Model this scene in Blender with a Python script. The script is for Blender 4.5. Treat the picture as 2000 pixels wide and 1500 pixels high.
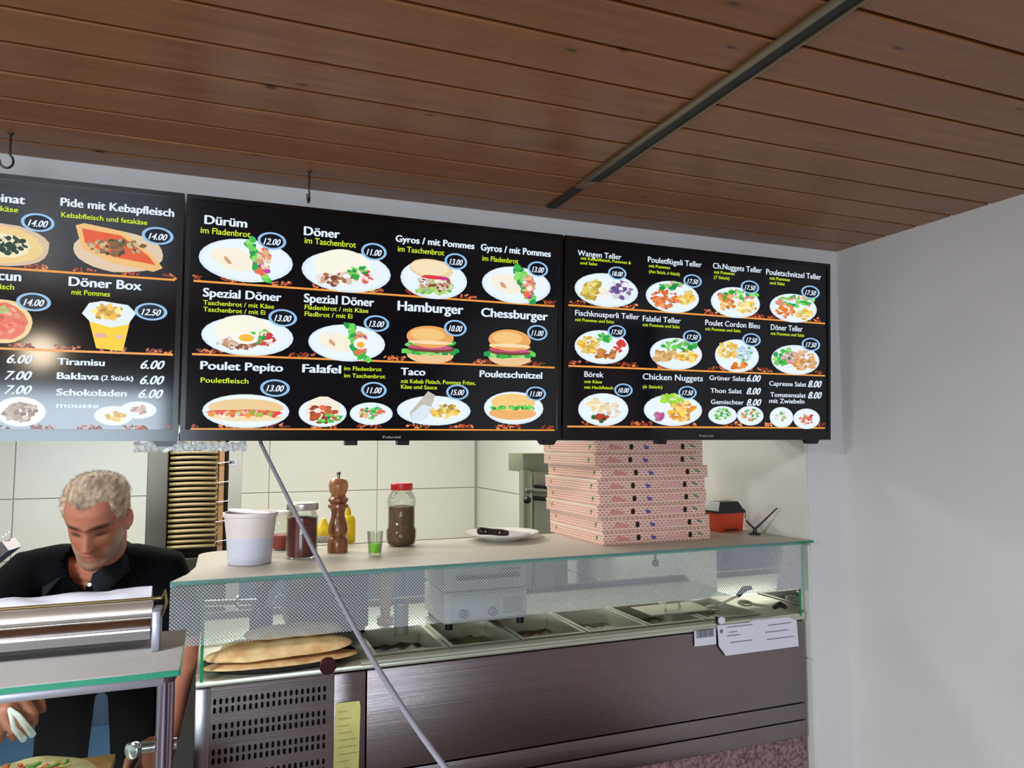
import bpy, bmesh, math, random
from mathutils import Vector, Matrix, noise as mnoise

# ------------------------------------------------------------------ clear, camera, world, lights
for o in list(bpy.data.objects): bpy.data.objects.remove(o)
scene = bpy.context.scene
COL = scene.collection
random.seed(7)
PI = math.pi

EYE = Vector((0.0, -1.97, 1.62))
FPX, YAW, PITCH, ROLL = 1451.8, 0.37508, 0.07815, -0.00278
FWD = Vector((math.sin(YAW)*math.cos(PITCH), math.cos(YAW)*math.cos(PITCH), math.sin(PITCH)))
_r = Vector((math.cos(YAW), -math.sin(YAW), 0)); _u = _r.cross(FWD)
RGT = math.cos(ROLL)*_r + math.sin(ROLL)*_u
UPV = -math.sin(ROLL)*_r + math.cos(ROLL)*_u
cam_d = bpy.data.cameras.new('camera'); cam = bpy.data.objects.new('camera', cam_d); COL.objects.link(cam)
cam_d.sensor_width = 36; cam_d.lens = FPX/2000*36; cam_d.clip_start = .02
cam.matrix_world = Matrix(((RGT.x, UPV.x, -FWD.x, EYE.x), (RGT.y, UPV.y, -FWD.y, EYE.y), (RGT.z, UPV.z, -FWD.z, EYE.z), (0, 0, 0, 1)))
scene.camera = cam

scene.view_settings.view_transform = 'Standard'
scene.view_settings.look = 'None'
scene.view_settings.gamma = 1
scene.view_settings.use_curve_mapping = False
scene.view_settings.exposure = 0.0

world = bpy.data.worlds.new('world'); scene.world = world; world.use_nodes = True
world.node_tree.nodes['Background'].inputs[0].default_value = (.55, .75, 1, 1)
world.node_tree.nodes['Background'].inputs[1].default_value = 1.0

def area(name, loc, size, energy, color, rot=(0, 0, 0), sy=None, spread=None):
    l = bpy.data.lights.new(name, 'AREA'); l.energy = energy; l.color = color
    l.shape = 'RECTANGLE'; l.size = size; l.size_y = sy or size
    if spread: l.spread = spread
    o = bpy.data.objects.new(name, l); COL.objects.link(o); o.location = loc; o.rotation_euler = rot
    return o
area('kitchen_tube_light', (0.55, 1.9, 2.40), 1.5, 48, (1, .97, .89), (0, 0, 0), .35)
area('kitchen_tube_light', (-0.6, 0.95, 2.40), 1.2, 24, (1, .965, .88), (0, 0, 0), .3)
area('guest_ceiling_light', (-1.75, -1.6, 2.22), .7, 150, (.91, .945, 1), (0, 0, 0), .5)
pl_ = bpy.data.lights.new('pendant_bulb', 'POINT'); pl_.energy = 14; pl_.color = (1, .82, .6); pl_.shadow_soft_size = .10
po_ = bpy.data.objects.new('pendant_bulb', pl_); COL.objects.link(po_); po_.location = (-1.1, -3.9, 1.88)
area('window_daylight', (-1.6, -5.45, 1.05), 2.3, 150, (.74, .87, 1), (PI/2, 0, 0), 1.1)

# ------------------------------------------------------------------ pixel helpers (2000x1500 frame)
def ray(x, y): return FWD*FPX + RGT*(x-1000) - UPV*(y-750)
def onY(x, y, Y): q = ray(x, y); return EYE + q*((Y-EYE.y)/q.y)
def onZ(x, y, z): q = ray(x, y); return EYE + q*((z-EYE.z)/q.z)
def onX(x, y, X): q = ray(x, y); return EYE + q*((X-EYE.x)/q.x)
def onD(x, y, d): return EYE + ray(x, y)*(d/FPX)

# ------------------------------------------------------------------ materials
def lin(c):
    return tuple(((v/255)/12.92 if v/255 <= .04045 else ((v/255+.055)/1.055)**2.4) for v in c)
MATS = {}
def M(name, col, rough=.5, metal=0., noise=0., scale=30., stretch=(1, 1, 1), bump=0., spec=.5, col2=None, trans=0., aniso=0., coat=0., emit=None, estr=0., sss=0.):
    if name in MATS: return MATS[name]
    m = bpy.data.materials.new(name); m.use_nodes = True; MATS[name] = m
    nt = m.node_tree; b = nt.nodes['Principled BSDF']
    c = lin(col); b.inputs['Base Color'].default_value = (*c, 1)
    b.inputs['Roughness'].default_value = rough; b.inputs['Metallic'].default_value = metal
    b.inputs['Specular IOR Level'].default_value = spec
    if trans: b.inputs['Transmission Weight'].default_value = trans; b.inputs['IOR'].default_value = 1.3
    if aniso: b.inputs['Anisotropic'].default_value = aniso
    if coat: b.inputs['Coat Weight'].default_value = coat; b.inputs['Coat Roughness'].default_value = .08
    if sss: b.inputs['Subsurface Weight'].default_value = sss; b.inputs['Subsurface Radius'].default_value = (.006, .002, .001)
    if emit: b.inputs['Emission Color'].default_value = (*lin(emit), 1); b.inputs['Emission Strength'].default_value = estr
    if noise or bump or col2:
        tc = nt.nodes.new('ShaderNodeTexCoord'); mp = nt.nodes.new('ShaderNodeMapping'); n = nt.nodes.new('ShaderNodeTexNoise')
        mp.inputs['Scale'].default_value = stretch; n.inputs['Scale'].default_value = scale; n.inputs['Detail'].default_value = 4
        nt.links.new(tc.outputs['Object'], mp.inputs[0]); nt.links.new(mp.outputs[0], n.inputs['Vector'])
        if noise or col2:
            mx = nt.nodes.new('ShaderNodeMix'); mx.data_type = 'RGBA'
            c2 = lin(col2) if col2 else tuple(v*(1-noise) for v in c)
            mx.inputs[6].default_value = (*c, 1); mx.inputs[7].default_value = (*c2, 1)
            r = nt.nodes.new('ShaderNodeMapRange'); r.inputs[1].default_value = .35; r.inputs[2].default_value = .65
            nt.links.new(n.outputs[0], r.inputs[0]); nt.links.new(r.outputs[0], mx.inputs[0]); nt.links.new(mx.outputs[2], b.inputs['Base Color'])
        if bump:
            bp = nt.nodes.new('ShaderNodeBump'); bp.inputs['Strength'].default_value = bump; bp.inputs['Distance'].default_value = .004
            nt.links.new(n.outputs[0], bp.inputs['Height']); nt.links.new(bp.outputs[0], b.inputs['Normal'])
    return m

def math_node(nt, op, a, b=None):
    n = nt.nodes.new('ShaderNodeMath'); n.operation = op
    for i, v in enumerate((a, b)):
        if v is None: continue
        if isinstance(v, (int, float)): n.inputs[i].default_value = v
        else: nt.links.new(v, n.inputs[i])
    return n.outputs[0]

def glass_mat(name, tint=(225, 238, 232), dots=None, dotcol=(176, 176, 176), veil=0., refl=1.0):
    """thin pane: transparent + fresnel reflection, optional printed dot screen (pitch, radius, axes)"""
    m = bpy.data.materials.new(name); m.use_nodes = True; MATS[name] = m; nt = m.node_tree; nt.nodes.clear()
    out = nt.nodes.new('ShaderNodeOutputMaterial'); tr = nt.nodes.new('ShaderNodeBsdfTransparent'); gl = nt.nodes.new('ShaderNodeBsdfGlossy')
    tr.inputs[0].default_value = (*lin(tint), 1); gl.inputs['Roughness'].default_value = .02
    lw = nt.nodes.new('ShaderNodeFresnel'); lw.inputs[0].default_value = 1.5
    mx = nt.nodes.new('ShaderNodeMixShader'); nt.links.new(math_node(nt, 'MULTIPLY', lw.outputs[0], refl), mx.inputs[0]); nt.links.new(tr.outputs[0], mx.inputs[1]); nt.links.new(gl.outputs[0], mx.inputs[2])
    last = mx.outputs[0]
    if dots:
        pitch, rad, a, b = dots
        tc = nt.nodes.new('ShaderNodeTexCoord'); sp = nt.nodes.new('ShaderNodeSeparateXYZ'); nt.links.new(tc.outputs['Object'], sp.inputs[0])
        A, B = sp.outputs[a], sp.outputs[b]
        u = math_node(nt, 'FRACT', math_node(nt, 'MULTIPLY', math_node(nt, 'ADD', A, B), 1/pitch))
        v = math_node(nt, 'FRACT', math_node(nt, 'MULTIPLY', math_node(nt, 'SUBTRACT', A, B), 1/pitch))
        du = math_node(nt, 'SUBTRACT', u, .5); dv = math_node(nt, 'SUBTRACT', v, .5)
        d2 = math_node(nt, 'ADD', math_node(nt, 'MULTIPLY', du, du), math_node(nt, 'MULTIPLY', dv, dv))
        msk = math_node(nt, 'LESS_THAN', d2, rad*rad)
        df = nt.nodes.new('ShaderNodeBsdfDiffuse'); df.inputs[0].default_value = (*lin(dotcol), 1)
        m2 = nt.nodes.new('ShaderNodeMixShader'); nt.links.new(msk, m2.inputs[0]); nt.links.new(last, m2.inputs[1]); nt.links.new(df.outputs[0], m2.inputs[2])
        last = m2.outputs[0]
    if veil:
        df = nt.nodes.new('ShaderNodeBsdfDiffuse'); df.inputs[0].default_value = (*lin((170, 172, 176)), 1)
        m2 = nt.nodes.new('ShaderNodeMixShader'); m2.inputs[0].default_value = veil; nt.links.new(last, m2.inputs[1]); nt.links.new(df.outputs[0], m2.inputs[2])
        last = m2.outputs[0]
    nt.links.new(last, out.inputs[0])
    return m

def vcol_mat(name, rough=.5, emission=False, spec=.5, sss=0., bump=0., bscale=300):
    m = bpy.data.materials.new(name); m.use_nodes = True; MATS[name] = m; nt = m.node_tree; b = nt.nodes['Principled BSDF']
    a = nt.nodes.new('ShaderNodeVertexColor'); a.layer_name = 'Col'
    b.inputs['Roughness'].default_value = rough; b.inputs['Specular IOR Level'].default_value = spec
    if emission:
        b.inputs['Base Color'].default_value = (.004, .004, .005, 1)
        nt.links.new(a.outputs[0], b.inputs['Emission Color']); b.inputs['Emission Strength'].default_value = 1.0
    else: nt.links.new(a.outputs[0], b.inputs['Base Color'])
    if sss: b.inputs['Subsurface Weight'].default_value = sss; b.inputs['Subsurface Radius'].default_value = (.006, .002, .001); b.inputs['Subsurface Scale'].default_value = .5
    if bump:
        tc = nt.nodes.new('ShaderNodeTexCoord'); n = nt.nodes.new('ShaderNodeTexNoise'); n.inputs['Scale'].default_value = bscale
        bp = nt.nodes.new('ShaderNodeBump'); bp.inputs['Strength'].default_value = bump; bp.inputs['Distance'].default_value = .002
        nt.links.new(tc.outputs['Object'], n.inputs['Vector']); nt.links.new(n.outputs[0], bp.inputs['Height']); nt.links.new(bp.outputs[0], b.inputs['Normal'])
    return m

# ------------------------------------------------------------------ mesh builder
class MB:
    def __init__(s): s.v = []; s.f = []; s.m = []; s.c = []; s.cur = 0; s.col = None
    def add(s, vs, fs):
        o = len(s.v); s.v += [tuple(v) for v in vs]
        for f in fs: s.f.append(tuple(i+o for i in f)); s.m.append(s.cur); s.c.append(s.col)
        return s
    def box(s, x0, x1, y0, y1, z0, z1, bev=0.):
        if bev:
            bm = bmesh.new(); bmesh.ops.create_cube(bm, size=1)
            for v in bm.verts: v.co = Vector((x0+(v.co.x+.5)*(x1-x0), y0+(v.co.y+.5)*(y1-y0), z0+(v.co.z+.5)*(z1-z0)))
            bmesh.ops.bevel(bm, geom=bm.edges[:], offset=bev, segments=2, affect='EDGES', profile=.5)
            bm.verts.index_update(); s.add([v.co for v in bm.verts], [[v.index for v in f.verts] for f in bm.faces]); bm.free(); return s
        return s.add([(x0, y0, z0), (x1, y0, z0), (x1, y1, z0), (x0, y1, z0), (x0, y0, z1), (x1, y0, z1), (x1, y1, z1), (x0, y1, z1)],
                     [(0, 3, 2, 1), (4, 5, 6, 7), (0, 1, 5, 4), (1, 2, 6, 5), (2, 3, 7, 6), (3, 0, 4, 7)])
    def obox(s, c, ax, ay, az):
        c = Vector(c); P = [c+sx*ax+sy*ay+sz*az for sz in (-1, 1) for sx, sy in ((-1, -1), (1, -1), (1, 1), (-1, 1))]
        return s.add(P, [(0, 3, 2, 1), (4, 5, 6, 7), (0, 1, 5, 4), (1, 2, 6, 5), (2, 3, 7, 6), (3, 0, 4, 7)])
    def lathe(s, prof, c=(0, 0, 0), n=32, axis=None, caps=True, wob=None):
        """prof: list of (r, h) along axis (default z)"""
        c = Vector(c); az = Vector(axis).normalized() if axis else Vector((0, 0, 1))
        ax = az.orthogonal().normalized(); ay = az.cross(ax)
        if not axis: ax, ay = Vector((1, 0, 0)), Vector((0, 1, 0))
        vs = []; fs = []
        for r, h in prof:
            for i in range(n):
                a = 2*PI*i/n; vs.append(c+az*h+(ax*math.cos(a)+ay*math.sin(a))*r)
        for k in range(len(prof)-1):
            for i in range(n):
                j = (i+1) % n; fs.append((k*n+i, k*n+j, (k+1)*n+j, (k+1)*n+i))
        if caps:
            fs.append(tuple(reversed(range(n)))); fs.append(tuple((len(prof)-1)*n+i for i in range(n)))
        return s.add(vs, fs)
    def cyl(s, a, b, r, r2=None, n=16):
        a, b = Vector(a), Vector(b)
        return s.lathe([(r, 0), (r if r2 is None else r2, (b-a).length)], a, n, b-a)
    def tube(s, pts, r, n=8, closed=False):
        pts = [Vector(p) for p in pts]; rs = r if isinstance(r, (list, tuple)) else [r]*len(pts)
        vs = []; fs = []; up = None
        for i, p in enumerate(pts):
            t = (pts[(i+1) % len(pts)] if (closed or i < len(pts)-1) else p) - (pts[i-1] if (closed or i > 0) else p)
            t.normalize()
            if up is None: up = t.orthogonal().normalized()
            up = (up - t*up.dot(t)).normalized(); w = t.cross(up)
            for k in range(n): a = 2*PI*k/n; vs.append(p+(up*math.cos(a)+w*math.sin(a))*rs[i])
        N = len(pts)
        for i in range(N if closed else N-1):
            for k in range(n):
                j = (i+1) % N; l = (k+1) % n; fs.append((i*n+k, i*n+l, j*n+l, j*n+k))
        if not closed: fs.append(tuple(reversed(range(n)))); fs.append(tuple((N-1)*n+k for k in range(n)))
        return s.add(vs, fs)
    def ell(s, c, rx, ry, rz, nu=16, nv=10, R=None, jit=0.):
        c = Vector(c); vs = []; fs = []
        for j in range(nv+1):
            t = PI*j/nv
            for i in range(nu):
                a = 2*PI*i/nu; q = Vector((rx*math.sin(t)*math.cos(a), ry*math.sin(t)*math.sin(a), rz*math.cos(t)))
                if jit: q *= 1+jit*mnoise.noise(q*60+c*9)
                vs.append(c+(R @ q if R else q))
        for j in range(nv):
            for i in range(nu): k = (i+1) % nu; fs.append((j*nu+i, (j+1)*nu+i, (j+1)*nu+k, j*nu+k))
        return s.add(vs, fs)
    def prism(s, poly, d):
        """poly: list of 3D points (planar), extruded by vector d"""
        n = len(poly); d = Vector(d); vs = [Vector(p) for p in poly]+[Vector(p)+d for p in poly]
        return s.add(vs, [tuple(range(n))[::-1], tuple(range(n, 2*n))]+[(i, (i+1) % n, n+(i+1) % n, n+i) for i in range(n)])
    def xform(s, Mx): s.v = [tuple(Mx @ Vector(v)) for v in s.v]; return s
    def build(s, name, mats, parent=None, smooth=None, merge=False):
        me = bpy.data.meshes.new(name)
        off = worldloc(parent) if parent else Vector((0, 0, 0))
        me.from_pydata([(v[0]-off.x, v[1]-off.y, v[2]-off.z) for v in s.v], [], s.f)
        if not isinstance(mats, (list, tuple)): mats = [mats]
        for m in mats: me.materials.append(m)
        for p, k in zip(me.polygons, s.m): p.material_index = min(k, len(mats)-1)
        if any(c is not None for c in s.c):
            a = me.color_attributes.new('Col', 'FLOAT_COLOR', 'CORNER')
            for p, c in zip(me.polygons, s.c):
                c = c or (0, 0, 0)
                for li in p.loop_indices: a.data[li].color = (*c, 1)
        bm = bmesh.new(); bm.from_mesh(me)
        if merge: bmesh.ops.remove_doubles(bm, verts=bm.verts, dist=1e-5)
        if not any(c is not None for c in s.c) or smooth: bmesh.ops.recalc_face_normals(bm, faces=bm.faces)
        bm.to_mesh(me); bm.free()
        if smooth:
            me.shade_smooth()
            me.set_sharp_from_angle(angle=math.radians(smooth))
        o = bpy.data.objects.new(name, me); COL.objects.link(o)
        if parent: o.parent = parent
        return o
def worldloc(p):
    v = Vector((0, 0, 0))
    while p: v += p.location; p = p.parent
    return v
def tag(o, label=None, cat=None, group=None, kind=None):
    if label: o['label'] = label
    if cat: o['category'] = cat
    if group: o['group'] = group
    if kind: o['kind'] = kind
    return o
def empty(name, loc, label=None, cat=None, group=None, kind=None):
    o = bpy.data.objects.new(name, None); COL.objects.link(o); o.location = loc; o.empty_display_size = .05
    return tag(o, label, cat, group, kind)
def copy_tree(o, dloc=None, parent=None):
    c = o.copy(); COL.objects.link(c)
    if parent: c.parent = parent
    if dloc is not None: c.location = o.location + Vector(dloc)
    for ch in list(o.children): copy_tree(ch, None, c)
    return c
def box(*a, bev=0.): return MB().box(*a, bev=bev)

def text_geo(body, bold=.0, shear=0., space=1.0):
    cu = bpy.data.curves.new('tmp', 'FONT'); cu.body = body; cu.offset = bold; cu.shear = shear; cu.space_character = space
    cu.resolution_u = 3
    o = bpy.data.objects.new('tmp', cu); COL.objects.link(o)
    dg = bpy.context.evaluated_depsgraph_get(); me = bpy.data.meshes.new_from_object(o.evaluated_get(dg))
    vs = [v.co.copy() for v in me.vertices]; fs = [tuple(p.vertices) for p in me.polygons]
    bpy.data.objects.remove(o); bpy.data.curves.remove(cu); bpy.data.meshes.remove(me)
    return vs, fs
_tc = {}
def text_on(mb, body, p0, width, cap, nrm, ux=Vector((1, 0, 0)), uz=Vector((0, 0, 1)), bold=.03, shear=0.):
    key = (body, bold, shear)
    if key not in _tc: _tc[key] = text_geo(body, 0., shear)
    vs, fs = _tc[key]
    if not vs: return
    x0 = min(v.x for v in vs); x1 = max(v.x for v in vs); sx = width/max(x1-x0, 1e-6); sy = cap/.70
    for dx, dy in (((-.036, -.012), (.036, .012), (-.012, .012), (.012, -.012)) if bold > .04 else ((-.016, -.008), (.016, .008))):
        mb.add([Vector(p0)+ux*((v.x-x0+dx)*sx)+uz*((v.y+dy)*sy) for v in vs], fs)

STEEL = M('brushed_steel', (175, 170, 168), .30, 1., noise=.12, scale=14, stretch=(1, 1, 30))
CHROME = M('chrome', (205, 205, 210), .12, 1.)
BLACKP = M('black_plastic', (14, 14, 16), .35)
GREENEDGE = M('glass_edge_green', (16, 128, 88), .15, 0, spec=.6)
WHITE = M('white_plastic', (228, 226, 222), .4)
# ------------------------------------------------------------------ structure
WALLM = M('plaster_white', (220, 217, 216), .85, 0, noise=.05, scale=3, bump=.15)
WALLR = M('plaster_wall', (216, 213, 210), .8, 0, noise=.07, scale=2.2, bump=.25)
DARKG = M('groove_dark', (40, 16, 9), .9)
def wood_ceiling():
    m = bpy.data.materials.new('pine_board'); m.use_nodes = True; nt = m.node_tree; b = nt.nodes['Principled BSDF']
    tc = nt.nodes.new('ShaderNodeTexCoord'); oi = nt.nodes.new('ShaderNodeObjectInfo')
    add = nt.nodes.new('ShaderNodeVectorMath'); add.operation = 'ADD'
    sc = nt.nodes.new('ShaderNodeVectorMath'); sc.operation = 'SCALE'; sc.inputs[3].default_value = 37.
    cmb = nt.nodes.new('ShaderNodeCombineXYZ')
    for i in range(3): nt.links.new(oi.outputs['Random'], cmb.inputs[i])
    nt.links.new(cmb.outputs[0], sc.inputs[0]); nt.links.new(tc.outputs['Object'], add.inputs[0]); nt.links.new(sc.outputs[0], add.inputs[1])
    mp = nt.nodes.new('ShaderNodeMapping'); mp.inputs['Scale'].default_value = (.6, 9, 9); nt.links.new(add.outputs[0], mp.inputs[0])
    n1 = nt.nodes.new('ShaderNodeTexNoise'); n1.inputs['Scale'].default_value = 6; n1.inputs['Detail'].default_value = 6; nt.links.new(mp.outputs[0], n1.inputs['Vector'])
    cr = nt.nodes.new('ShaderNodeValToRGB'); e = cr.color_ramp.elements
    e[0].position = .3; e[0].color = (*lin((128, 82, 51)), 1); e[1].position = .7; e[1].color = (*lin((149, 101, 65)), 1)
    nt.links.new(n1.outputs[0], cr.inputs[0])
    # knots
    mp2 = nt.nodes.new('ShaderNodeMapping'); mp2.inputs['Scale'].default_value = (1.7, 4.6, 1); nt.links.new(add.outputs[0], mp2.inputs[0])
    vo = nt.nodes.new('ShaderNodeTexVoronoi'); vo.inputs['Scale'].default_value = 1.25; nt.links.new(mp2.outputs[0], vo.inputs['Vector'])
    vo.voronoi_dimensions = '2D'
    kr = nt.nodes.new('ShaderNodeMapRange'); kr.inputs[1].default_value = .012; kr.inputs[2].default_value = .034; kr.inputs[3].default_value = 1; kr.inputs[4].default_value = 0
    nt.links.new(vo.outputs['Distance'], kr.inputs[0])
    mx = nt.nodes.new('ShaderNodeMix'); mx.data_type = 'RGBA'; mx.inputs[7].default_value = (*lin((58, 34, 20)), 1)
    nt.links.new(kr.outputs[0], mx.inputs[0]); nt.links.new(cr.outputs[0], mx.inputs[6])
    mv = nt.nodes.new('ShaderNodeMapRange'); mv.inputs[3].default_value = .9; mv.inputs[4].default_value = 1.08; nt.links.new(oi.outputs['Random'], mv.inputs[0])
    vm = nt.nodes.new('ShaderNodeVectorMath'); vm.operation = 'SCALE'; nt.links.new(mx.outputs[2], vm.inputs[0]); nt.links.new(mv.outputs[0], vm.inputs[3])
    nt.links.new(vm.outputs[0], b.inputs['Base Color']); b.inputs['Roughness'].default_value = .36
    return m
PINE = wood_ceiling()
ZC = 2.283
XL, XR, YR = -3.5, 2.0, -5.4
ceil = tag(box(XL, XR, YR, 0.02, ZC+.014, ZC+.08).build('ceiling', DARKG), kind='structure')
pitch = .1166; g = .0045
first = None
edges = [0.0, -.095]
while edges[-1] > YR: edges.append(edges[-1]-pitch)
for i in range(len(edges)-1):
    y1 = edges[i]-(g if i else 0); y0 = edges[i+1]+g
    if i == 0 or first is None:
        w = y1-y0; c = .002
        prof = [(y0, ZC+.015), (y0, ZC+c), (y0+c, ZC), (y1-c, ZC), (y1, ZC+c), (y1, ZC+.015)]
        mb = MB(); mb.prism([(XL, a, z) for a, z in prof], (XR-XL, 0, 0))
        o = mb.build('ceiling_plank', PINE, ceil)
        if i == 1: first = o; ybase = edges[1]
    else:
        o = first.copy(); COL.objects.link(o); o.location = first.location + Vector((0, edges[i]-ybase, 0))

LINT = 1.665
mb = MB(); mb.box(XL, XR, 0, .2, LINT, 2.55); mb.box(1.843, XR, 0, .2, 0, LINT)
tag(mb.build('wall_front', WALLM), kind='structure')
tag(box(XR, XR+.15, YR, .2, 0, 2.55).build('wall_right', WALLR), kind='structure')
tag(box(XL-.15, XL, YR, .2, 0, 2.55).build('wall_left', WALLR), kind='structure')
tag(box(XL, XR, YR, .02, -.1, 0).build('floor', M('floor_tile', (110, 98, 90), .5, noise=.1)), kind='structure')
# rear wall with the shop window
WX0, WX1, WZ0, WZ1 = -2.75, -.42, .45, 1.58
mb = MB(); mb.box(XL, WX0, YR-.2, YR, 0, 2.55); mb.box(WX1, XR, YR-.2, YR, 0, 2.55)
mb.box(WX0, WX1, YR-.2, YR, 0, WZ0); mb.box(WX0, WX1, YR-.2, YR, WZ1, 2.55)
tag(mb.build('wall_rear', M('plaster_rear', (150, 128, 112), .8)), kind='structure')
win = tag(empty('window_1', ((WX0+WX1)/2, YR-.1, WZ0)), kind='structure')
mb = MB(); 
for x in (WX0, -1.55, -1.49, WX1): mb.box(x-.03, x+.03, YR-.13, YR-.07, WZ0, WZ1)
mb.box(WX0, WX1, YR-.13, YR-.07, WZ0, WZ0+.06); mb.box(WX0, WX1, YR-.13, YR-.07, WZ1-.06, WZ1)
mb.build('window_frame', M('frame_dark', (60, 60, 64), .5), win)
for xa, xb in ((WX0+.03, -1.58), (-1.46, WX1-.03)): box(xa, xb, YR-.103, YR-.097, WZ0+.06, WZ1-.06).build('pane', glass_mat('window_glass'), win)
# unseen brown door, added so the steel front reflects brown streaks
d1 = tag(empty('added_door_1', (XR, -1.85, 0)), kind='structure')
box(XR-.03, XR-.001, -2.2, -1.53, .005, 2.0, bev=.004).build('added_door_leaf', M('door_wood', (150, 92, 70), .45, noise=.2, scale=5, stretch=(8, 8, 1)), d1)
mb = MB(); mb.box(XR-.045, XR-.001, -1.53, -1.43, 0.001, 2.08); mb.box(XR-.045, XR-.001, -2.30, -2.2, 0.001, 2.08); mb.box(XR-.045, XR-.001, -2.2, -1.53, 2.0, 2.08); mb.build('added_door_frame', M('door_dark', (66, 36, 26), .5), d1)
MB().tube([(XR-.03, -1.62, 1.0), (XR-.08, -1.62, 1.0), (XR-.08, -1.74, 1.0)], .009, 10).build('added_door_handle', CHROME, d1, smooth=60)

# kitchen behind the opening
KX0, KX1, KY = -2.6, 1.843, 3.43
TILE = M('wall_tile', (214, 214, 206), .28, noise=.03, scale=2)
GROUT = M('grout', (170, 168, 160), .9)
KF = M('kitchen_floor', (62, 92, 124), .45, noise=.2, scale=5)
tag(box(KX0, KX1, .0, KY, -.06, .05).build('floor_kitchen', KF), kind='structure')
tag(box(KX0, XR+.15, .2, KY+.15, 2.5, 2.6).build('ceiling_kitchen', M('kceil', (225, 222, 214), .9)), kind='structure')
wb = tag(box(KX0, XR+.15, KY, KY+.12, 0, 2.5).build('wall_back', GROUT), kind='structure')
wr = tag(box(KX1, KX1+.3, .2, KY, 0, 2.5).build('wall_kitchen_right', GROUT), kind='structure')
tag(box(KX0-.12, KX0, .2, KY+.12, 0, 2.5).build('wall_kitchen_left', TILE), kind='structure')
TW, TH, TG, TT = .745, .375, .0025, .008
zs = [1.28+TH*k for k in range(-4, 4)]
t0 = None
xs = [.329+TW*k for k in range(-4, 3)]
for x in xs:
    for z in zs:
        xa, xb = max(x, KX0), min(x+TW, KX1-TT)
        za, zb = max(z, .05), min(z+TH, 2.5)
        if xb-xa < .05 or zb-za < .05: continue
        full = abs(xb-xa-TW) < 1e-4 and abs(zb-za-TH) < 1e-4
        if full and t0:
            o = t0[0].copy(); COL.objects.link(o); o.location = t0[0].location+Vector((x-t0[1], 0, z-t0[2]))
        else:
            o = box(xa+TG, xb-TG, KY-TT, KY, za+TG, zb-TG, bev=.0015).build('wall_tile', TILE, wb)
            if full: t0 = (o, x, z)
t0 = None
TWS = KY-TT-.002; ys = [.002]
for y in ys:
    for z in zs:
        ya, yb = y, y+TWS; za, zb = max(z, .05), min(z+TH, 2.5)
        if yb-ya < .05 or zb-za < .05: continue
        full = abs(yb-ya-TWS) < 1e-4 and abs(zb-za-TH) < 1e-4
        if full and t0:
            o = t0[0].copy(); COL.objects.link(o); o.location = t0[0].location+Vector((0, y-t0[1], z-t0[2]))
        else:
            o = box(KX1-TT, KX1, ya+TG, yb-TG, za+TG, zb-TG, bev=.0015).build('wall_tile', TILE, wr)
            if full: t0 = (o, y, z)

# ------------------------------------------------------------------ ceiling rail and hooks
ra = onZ(1160, 350, ZC); rb = onZ(1618, 0, ZC); rc = onZ(1681, 0, ZC)
RX0 = .836; RW = .05
rail = empty('ceiling_rail', (RX0+RW/2, -1.4, ZC-.02), 'long metal channel rail screwed across the wooden ceiling', 'rail')
ALU = M('aluminium_olive', (150, 138, 112), .35, .8)
mb = MB(); ya, yb = -3.4, -.335
mb.box(RX0, RX0+.016, ya, yb, ZC-.010, ZC-.0005, bev=.003); mb.box(RX0+RW-.006, RX0+RW, ya, yb, ZC-.008, ZC-.0005, bev=.002)
mb.build('channel', ALU, rail, smooth=40)
box(RX0+.016, RX0+RW-.007, ya, yb, ZC-.004, ZC-.0008).build('slot', M('slot_black', (10, 11, 12), .5), rail)
mb = MB(); mb.box(RX0+.004, RX0+RW-.012, yb, yb+.05, ZC-.010, ZC-.001, bev=.003)
mb.cyl((RX0+.02, yb+.02, ZC-.010), (RX0+.02, yb+.02, ZC-.014), .008)
mb.build('end_stop', M('rail_brown', (110, 84, 64), .5), rail, smooth=40)
box(RX0+.006, RX0+.034, yb+.05, -.10, ZC-.005, ZC-.0008).build('recess_shade', M('strip_dark', (44, 36, 28), .6), rail)  # dark strip standing in for the shaded recess past the rail end

def hook(px, py, L, turn, label):
    Yh = -.14
    p = onY(px, py, Yh); z0 = p.z
    o = empty('ceiling_hook', (p.x, Yh, ZC), label, 'hook', 'screw hooks in the ceiling')
    R = .0125
    pts = [(p.x, Yh, ZC), (p.x, Yh, z0+2*R+.012)]
    dx, dy = math.cos(turn), math.sin(turn)
    for k in range(13):
        a = PI/2 - .5 - k*(2*PI*.68)/12
        pts.append((p.x+dx*(R*math.cos(a)-R*.45), Yh+dy*(R*math.cos(a)-R*.45), z0+R+R*1.25*math.sin(a)))
    MB().tube(pts, .0024, 8).build('hook_wire', M('hook_metal', (90, 84, 80), .35, 1.), o, smooth=60)
    MB().lathe([(.007, 0), (.006, -.002), (.003, -.004)], (p.x, Yh, ZC), 12).build('collar', M('hook_metal', (90, 84, 80), .35, 1.), o)
hook(18, 326, .1, 0.15, 'open screw hook under the ceiling above the leftmost screen')
hook(603, 394, .1, 1.25, 'closed-looking screw hook under the ceiling above the middle screen')

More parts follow.
